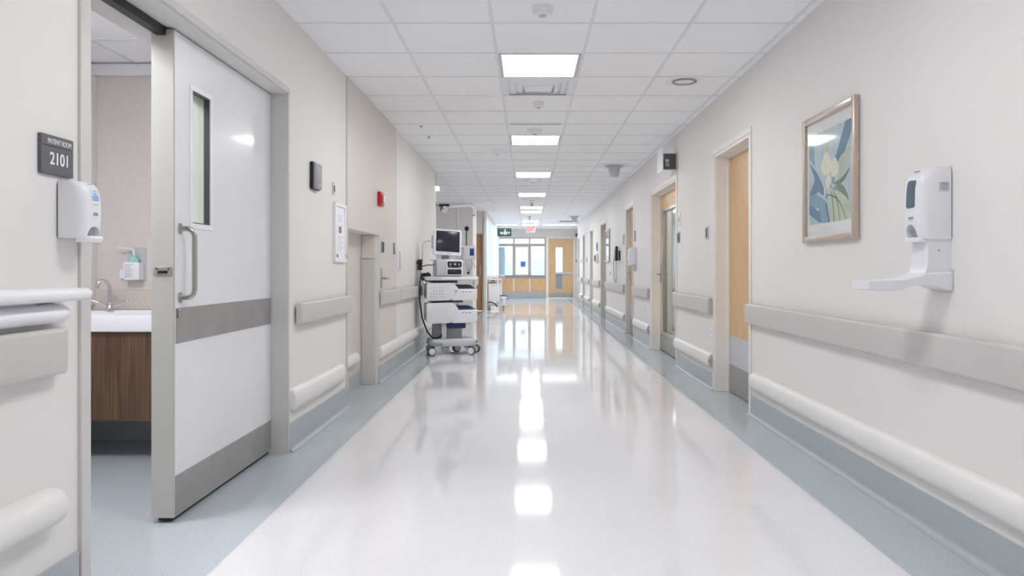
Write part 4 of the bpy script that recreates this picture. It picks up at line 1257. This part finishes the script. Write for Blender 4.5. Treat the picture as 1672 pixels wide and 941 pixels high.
# column
MB().box(-0.24, -0.13, -0.08, 0.08, 0.2, 1.0, 0.008).build('rear_column', M['grey'], ct)
MB().box(-0.14, -0.075, -0.13, 0.06, 0.2, 0.95, 0.012).build('front_column', M['white'], ct)
MB().box(-0.06, 0.14, -0.02, 0.18, 0.2, 0.40, 0.012).box(-0.05, 0.12, -0.03, -0.02, 0.22, 0.235).build('power_pack', M['lgrey'], ct)
MB().box(-0.07, 0.16, -0.20, 0.06, 0.335, 0.41, 0.018).box(-0.03, 0.05, -0.206, -0.2, 0.35, 0.395, 0.003).build('blue_module', M['blue'], ct)
def unit(z0, z1, lower):
    d0 = -0.27
    n_ = 'drawer_unit'
    body = MB().box(-0.33, 0.27, -0.20, 0.2, z0 + 0.02, z0 + 0.55 * (z1 - z0), 0.01).box(-0.33, -0.02, -0.23, 0.2, z0 + 0.02, z1 - 0.01, 0.012)
    u = body.build(n_, M['white2'], ct)
    hh = z1 - z0
    pan = [(-0.345, z0 + 0.02), (-0.325, z0), (-0.06, z0 + 0.005), (-0.02, z0 + 0.03), (0.045, z0 + 0.55 * hh), (0.05, z0 + 0.70 * hh), (0.02, z1 - 0.03), (-0.02, z1 - 0.006), (-0.06, z1), (-0.33, z1 - 0.003), (-0.345, z1 - 0.02)]
    MB().prism(pan, 'y', d0, -0.20, bev=0.006).build('front_panel', M['white2'], u)
    seam = [(-0.055, z0 + 0.002), (-0.014, z0 + 0.028), (0.052, z0 + 0.55 * hh), (0.058, z0 + 0.70 * hh), (0.052, z0 + 0.70 * hh), (0.044, z0 + 0.56 * hh), (-0.020, z0 + 0.034), (-0.058, z0 + 0.008)]
    MB().prism(seam, 'y', d0 + 0.02, -0.19).build('seam', M['dark'], u)
    top = z0 + 0.62 * hh
    tr_ = MB()
    tp = rrect(-0.04, 0.30, -0.27, 0.1, 0.05, 5)
    tr_.loft([[(x * 0.97, y * 0.97, z0 + 0.004) for x, y in tp], [(x, y, z0 + 0.03) for x, y in tp], [(x, y, top) for x, y in tp], [(x * 0.975, y * 0.97, top + 0.008) for x, y in tp]])
    tr_.build('tray', M['white'], u)
    lid = rrect(0.02, 0.285, -0.245, 0.09, 0.05, 5)
    z = top + 0.008
    hi = 0.045 if lower else 0.05
    MB().loft([[(x, y, z) for x, y in lid], [(x, y, z + 0.012) for x, y in lid], [(0.02 + (x - 0.02) * 0.75, y * 0.85, z + hi) for x, y in lid]]).build('tray_lid', M['blue'] if lower else M['dark'], u)
    for i in range(3):
        MB().box(0.10 + i * 0.045, 0.125 + i * 0.045, -0.274, -0.268, top - 0.035, top - 0.024, 0.002).build('tray_latch', M['grey'], u)
    return u
u1 = unit(0.405, 0.665, True)
u2 = unit(0.69, 0.915, False)
for r_ in range(4):
    for c_ in range(5):
        if (r_ * 5 + c_) % 7 != 3:
            MB().box(-0.295 + c_ * 0.036, -0.283 + c_ * 0.036, -0.2735, -0.268, 0.735 + r_ * 0.038, 0.745 + r_ * 0.038, 0.001, 1).build('keypad_button', M['grey'], u2)
# gap shelves (dark) and worktop
MB().box(-0.28, 0.12, -0.2, 0.18, 0.666, 0.69).box(-0.28, 0.05, -0.2, 0.18, 0.915, 0.95).build('spacer', M['dark'], ct)
wt = MB()
pl = rrect(-0.37, 0.31, -0.29, 0.22, 0.04, 5)
wt.loft([[(x * 0.98, y * 0.97, 0.945) for x, y in pl], [(x, y, 0.955) for x, y in pl], [(x, y, 0.985) for x, y in pl], [(x * 0.985, y * 0.98, 0.995) for x, y in pl]])
wt.build('worktop', M['lgrey'], ct)
MB().box(-0.16, 0.30, -0.297, -0.285, 0.955, 0.984, 0.004).build('worktop_edge', M['white'], ct)
MB().tube([(-0.33, -0.2, 0.94), (-0.39, -0.24, 0.96), (-0.40, -0.2, 1.02), (-0.38, -0.1, 1.03)], 0.014, 10).build('push_handle', M['black'], ct)
# recorder unit
ru = MB().box(-0.22, 0.11, -0.22, 0.16, 0.997, 1.20, 0.02, 3).build('recorder_unit', M['lgrey'], ct)
MB().box(-0.10, 0.115, -0.235, -0.2, 1.005, 1.205, 0.014, 3).build('front_bezel', M['white'], ct)
b1 = MB().prism([(-0.083, 1.175), (-0.075, 1.105), (0.085, 1.105), (0.1, 1.125), (0.1, 1.175), (0.085, 1.185), (-0.075, 1.185)], 'y', -0.242, -0.234, bev=0.002).build('control_panel', M['screen'], ct)
for x_, r_ in ((-0.045, 0.013), (0.012, 0.017), (0.065, 0.013)):
    MB().lathe([(r_, -0.242), (r_, -0.252), (r_ * 0.7, -0.256)], (x_, 0, 1.148), 'y', 18).build('control_knob', M['grey'], b1)
for a, b in ((-0.06, -0.03), (0.05, 0.085)):
    MB().box(a, b, -0.244, -0.24, 1.115, 1.122).build('indicator', M['grey'], b1)
b2 = MB().box(-0.08, 0.095, -0.241, -0.234, 1.022, 1.085, 0.004).build('media_slot', M['black'], ct)
MB().box(-0.05, 0.06, -0.244, -0.24, 1.05, 1.058).box(0.0, 0.02, -0.245, -0.24, 1.062, 1.072).build('media_door', M['dark'], b2)
MB().box(-0.222, -0.219, -0.05, -0.02, 1.13, 1.15).box(-0.2225, -0.219, -0.09, -0.07, 1.15, 1.165).build('side_port', M['dark'], ct)
MB().box(-0.26, 0.02, -0.16, 0.1, 1.2, 1.215, 0.006).build('top_cover', M['white'], ct)
# monitor
nk = MB().box(-0.13, -0.04, -0.1, 0.0, 1.21, 1.275, 0.008).build('monitor_neck', M['grey'], ct)
MRot = Matrix.Translation((-0.075, -0.11, 1.42)) @ Matrix.Rotation(R(6), 4, 'Z') @ Matrix.Rotation(R(-7), 4, 'X') @ Matrix.Rotation(R(3), 4, 'Y')
mo = MB()
def mr(y, sx, sz, r): return [(x, y, z) for x, z in rrect(-0.18 * sx, 0.18 * sx, -0.165 * sz, 0.165 * sz, r, 5)]
mo.loft([mr(-0.07, 0.985, 0.985, 0.02), mr(-0.062, 1, 1, 0.022), mr(-0.03, 1, 1, 0.022), mr(0.0, 0.96, 0.95, 0.03), mr(0.06, 0.86, 0.82, 0.04), mr(0.07, 0.8, 0.76, 0.04)])
mob = mo.build('monitor', M['white2'], ct)
mob.matrix_local = MRot
MB().box(-0.145, 0.145, -0.073, -0.068, -0.115, 0.135, 0.003).build('screen', M['screen'], mob)
k = MB()
for (a, b, p, q, mi) in ((-0.15, 0.15, 0.135, 0.141, 0), (-0.15, 0.15, -0.122, -0.115, 0), (-0.152, -0.145, -0.12, 0.14, 0), (0.145, 0.152, -0.12, 0.14, 0)):
    k.box(a, b, -0.0745, -0.068, p, q)
k.build('screen_bezel', M['black'], mob)
for x_ in (-0.12, -0.09, 0.0, 0.02, 0.04, 0.14):
    MB().box(x_ - 0.006, x_ + 0.006, -0.0725, -0.069, -0.146, -0.138, 0.001, 1).build('monitor_button', M['grey'], mob)
MB().box(-0.195, -0.17, -0.04, 0.03, -0.08, 0.08, 0.01).build('side_grip', M['lgrey'], mob)
# probe holder, hose and black cable on the left
MB().tube([(-0.24, 0.0, 1.45), (-0.32, 0.02, 1.445), (-0.355, 0.02, 1.43), (-0.365, 0.02, 1.38), (-0.365, 0.02, 1.2)], 0.008, 8).build('hose', M['white'], ct)
pr = MB()
for i in range(4):
    pr.box(-0.43, -0.37, -0.03, 0.05, 1.075 + i * 0.036, 1.104 + i * 0.036, 0.008)
pr.cyl((-0.40, 0.01, 1.08), (-0.40, 0.01, 1.21), 0.022, n=14)
pr.sphere((-0.445, 0.0, 1.17), 0.02)
pr.build('probe_holder', M['black'], ct)
MB().cyl((-0.395, 0.01, 0.95), (-0.395, 0.01, 1.08), 0.006, n=10).tube([(-0.39, 0.01, 1.12), (-0.3, 0.0, 1.14), (-0.2, 0.0, 1.14)], 0.008, 8).build('holder_rod', M['grey'], ct)
MB().tube([(-0.40, -0.16, 1.0), (-0.42, -0.2, 0.93), (-0.425, -0.2, 0.7), (-0.395, -0.2, 0.48), (-0.33, -0.2, 0.30), (-0.26, -0.18, 0.22), (-0.2, -0.16, 0.215), (-0.14, -0.15, 0.25)], 0.010, 10).build('black_cable', M['black'], ct)
MB().tube([(-0.40, -0.16, 1.0), (-0.38, -0.18, 0.9), (-0.35, -0.2, 0.88), (-0.345, -0.2, 0.95)], 0.006, 8).build('thin_cable', M['grey'], ct)
# loose controller on the worktop
t = thing('hand_controller', 'small black hand controller lying on the left of the cart top', 'controller', Matrix.Translation((-1.275, 9.50, 0.996)))
MB().loft([[(x * s, y * s, z) for x, y in rrect(-0.055, 0.055, -0.03, 0.03, 0.025, 5)] for s, z in ((0.9, 0), (1, 0.012), (0.95, 0.03), (0.6, 0.044))]).build('body', M['black'], t)
MB().sphere((0.015, 0, 0.044), 0.013).build('thumb_stick', M['dark'], t)

# ------------------------------------------------------------------ vital-signs stand behind the cart
vs = thing('vital_signs_stand', 'white pole stand with overhead arm and blue-screened monitor behind the cart', 'medical stand', Matrix.Translation((-0.985, 10.55, 0)))
MB().cyl((0, 0, 0.06), (0, 0, 1.1), 0.022, n=16).cyl((0, 0, 1.1), (0, 0, 1.97), 0.016, n=16).build('pole', M['lgrey'], vs)
k = MB()
for a in range(5):
    an = R(72 * a + 20)
    k.tube([(0, 0, 0.10), (0.14 * math.cos(an), 0.14 * math.sin(an), 0.085), (0.22 * math.cos(an), 0.22 * math.sin(an), 0.07)], 0.016, 8)
    k.sphere((0.22 * math.cos(an), 0.22 * math.sin(an), 0.035), 0.035)
k.build('foot_base', M['grey'], vs)
MB().tube([(-0.20, 0, 1.95), (0.0, 0, 1.965), (0.13, 0, 1.975), (0.185, 0, 1.97), (0.22, 0, 1.945), (0.24, 0, 1.905), (0.24, 0, 1.86)], 0.018, 12).build('overhead_arm', M['white'], vs)
MB().tube([(0.24, 0, 1.87), (0.24, 0, 1.845), (0.225, 0, 1.835), (0.212, 0, 1.845)], 0.009, 8).build('hook', M['grey'], vs)
MB().box(-0.26, -0.11, -0.04, 0.04, 1.965, 2.0, 0.012).sphere((-0.2, 0, 1.93), 0.042).build('lamp_head', M['black'], vs)
MB().lathe([(0.05, 0), (0.055, 0.01), (0.035, 0.03)], (-0.17, -0.04, 1.92), 'y', 18).build('lamp_lens', M['chrome'], vs)
MB().tube([(0, 0, 1.40), (0.10, -0.02, 1.40), (0.14, -0.02, 1.36)], 0.012, 10).build('side_arm', M['white'], vs)
mn = MB().prism(rrect(0.095, 0.255, 1.225, 1.415, 0.015), 'y', -0.09, 0.02, bev=0.01).build('vitals_monitor', M['white2'], vs)
MB().box(0.178, 0.235, -0.094, -0.089, 1.275, 1.375, 0.003).build('blue_screen', M['bluescreen'], mn)
MB().cyl((0.125, -0.02, 1.41), (0.125, -0.02, 1.63), 0.009, n=12).build('probe_rod', M['dark'], vs)
MB().sphere((0.13, -0.02, 1.655), 0.033, 0.03, 0.035).build('probe_knob', M['black'], vs)
for dx in (0.12, 0.16, 0.20, 0.235):
    MB().tube([(dx, -0.04, 1.225), (dx * 0.9 + 0.01, -0.06, 1.15), (0.16 + (dx - 0.16) * 0.3, -0.06, 1.07), (0.155, -0.06, 1.045)], 0.0045, 6).build('sensor_cable', M['grey'], vs)
for dx in (0.03, 0.05, 0.07):
    MB().tube([(dx + 0.01, -0.02, 1.39), (dx, -0.02, 1.2), (dx - 0.015, -0.02, 1.03)], 0.004, 6).build('sensor_cable', M['grey'], vs)
MB().sphere((0.155, -0.06, 1.035), 0.02, 0.015, 0.018).build('sensor_clip', M['black'], vs)
# small bracket at the wall end
t = thing('wall_bracket', 'small grey diagonal bracket high at the end of the left wall', 'bracket', on_left(11.6, 2.06))
MB().tube([(0, 0.03, 0), (0.02, 0.02, 0.03), (0.03, -0.03, 0.09)], 0.01, 8).build('arm', M['grey'], t)
MB().box(-0.02, 0.03, -0.02, 0.06, 0, 0.008, 0.002).build('plate', M['lgrey'], t)
switch(on_left(17.6, 1.15, -1.26), 'small dark switch on the stepped wall beyond the cart', 0.09, 0.14, 'lgrey', 'dark')

# ------------------------------------------------------------------ trolley by the side window
tl = thing('supply_trolley', 'white supply trolley below the side window at the far left', 'trolley', Matrix.Translation((-0.86, 20.35, 0)))
MB().box(-0.20, 0.10, -0.22, 0.22, 0.22, 0.70, 0.012).build('cabinet', M['white2'], tl)
MB().box(-0.20, 0.14, -0.24, 0.24, 0.80, 0.83, 0.01).build('top_tray', M['white'], tl)
MB().box(-0.19, 0.02, -0.21, 0.21, 0.70, 0.80, 0.006).build('upper_drawer', M['lgrey'], tl)
MB().box(-0.19, 0.0, -0.216, -0.208, 0.715, 0.735).box(-0.12, -0.02, -0.215, -0.21, 0.76, 0.785).build('drawer_pull', M['dark'], tl)
MB().box(-0.12, 0.02, -0.226, -0.22, 0.63, 0.665).build('label_strip', M['yellow'], tl)
MB().box(0.10, 0.16, -0.05, 0.05, 0.22, 0.80, 0.008).build('column', M['white'], tl)
k = MB()
k.tube([(-0.22, -0.2, 0.20), (-0.10, -0.22, 0.20), (0.0, -0.24, 0.16), (0.04, -0.25, 0.08)], 0.018, 8)
k.tube([(0.06, -0.05, 0.36), (0.2, -0.08, 0.38), (0.29, -0.1, 0.36), (0.31, -0.1, 0.28)], 0.018, 8)
k.build('base_arm', M['dark'], tl)
MB().box(0.0, 0.30, -0.14, 0.14, 0.30, 0.35, 0.015).box(0.02, 0.06, -0.1, 0.1, 0.14, 0.3, 0.01).box(0.18, 0.26, -0.1, 0.1, 0.12, 0.3, 0.01).build('lower_shelf', M['white'], tl)
MB().box(-0.21, 0.24, -0.22, 0.22, 0.10, 0.14, 0.015).build('base', M['lgrey'], tl)
for (x_, y_) in ((-0.18, -0.18), (-0.18, 0.18), (0.2, -0.18), (0.2, 0.18)):
    MB().cyl((x_ - 0.018, y_, 0.045), (x_ + 0.018, y_, 0.045), 0.045, n=18).box(x_ - 0.024, x_ + 0.024, y_ - 0.02, y_ + 0.02, 0.06, 0.105, 0.004).build('caster', M['grey'], tl)
t = thing('folded_cloth', 'peach coloured folded cloth on the supply trolley', 'cloth', Matrix.Translation((-0.85, 20.32, 0.83)))
MB().box(-0.14, 0.10, -0.16, 0.16, 0, 0.022, 0.01).box(-0.10, 0.08, -0.14, 0.14, 0.022, 0.045, 0.01).build('fold', M['peach'], t)
t = thing('pale_box', 'small pale box at the right end of the supply trolley top', 'box', Matrix.Translation((-0.77, 20.22, 0.83)))
MB().box(0.02, 0.14, -0.05, 0.05, 0.0, 0.09, 0.006).build('carton', M['lgrey'], t)
MB().box(0.03, 0.13, -0.053, -0.049, 0.03, 0.06).build('carton_label', M['print'], t)
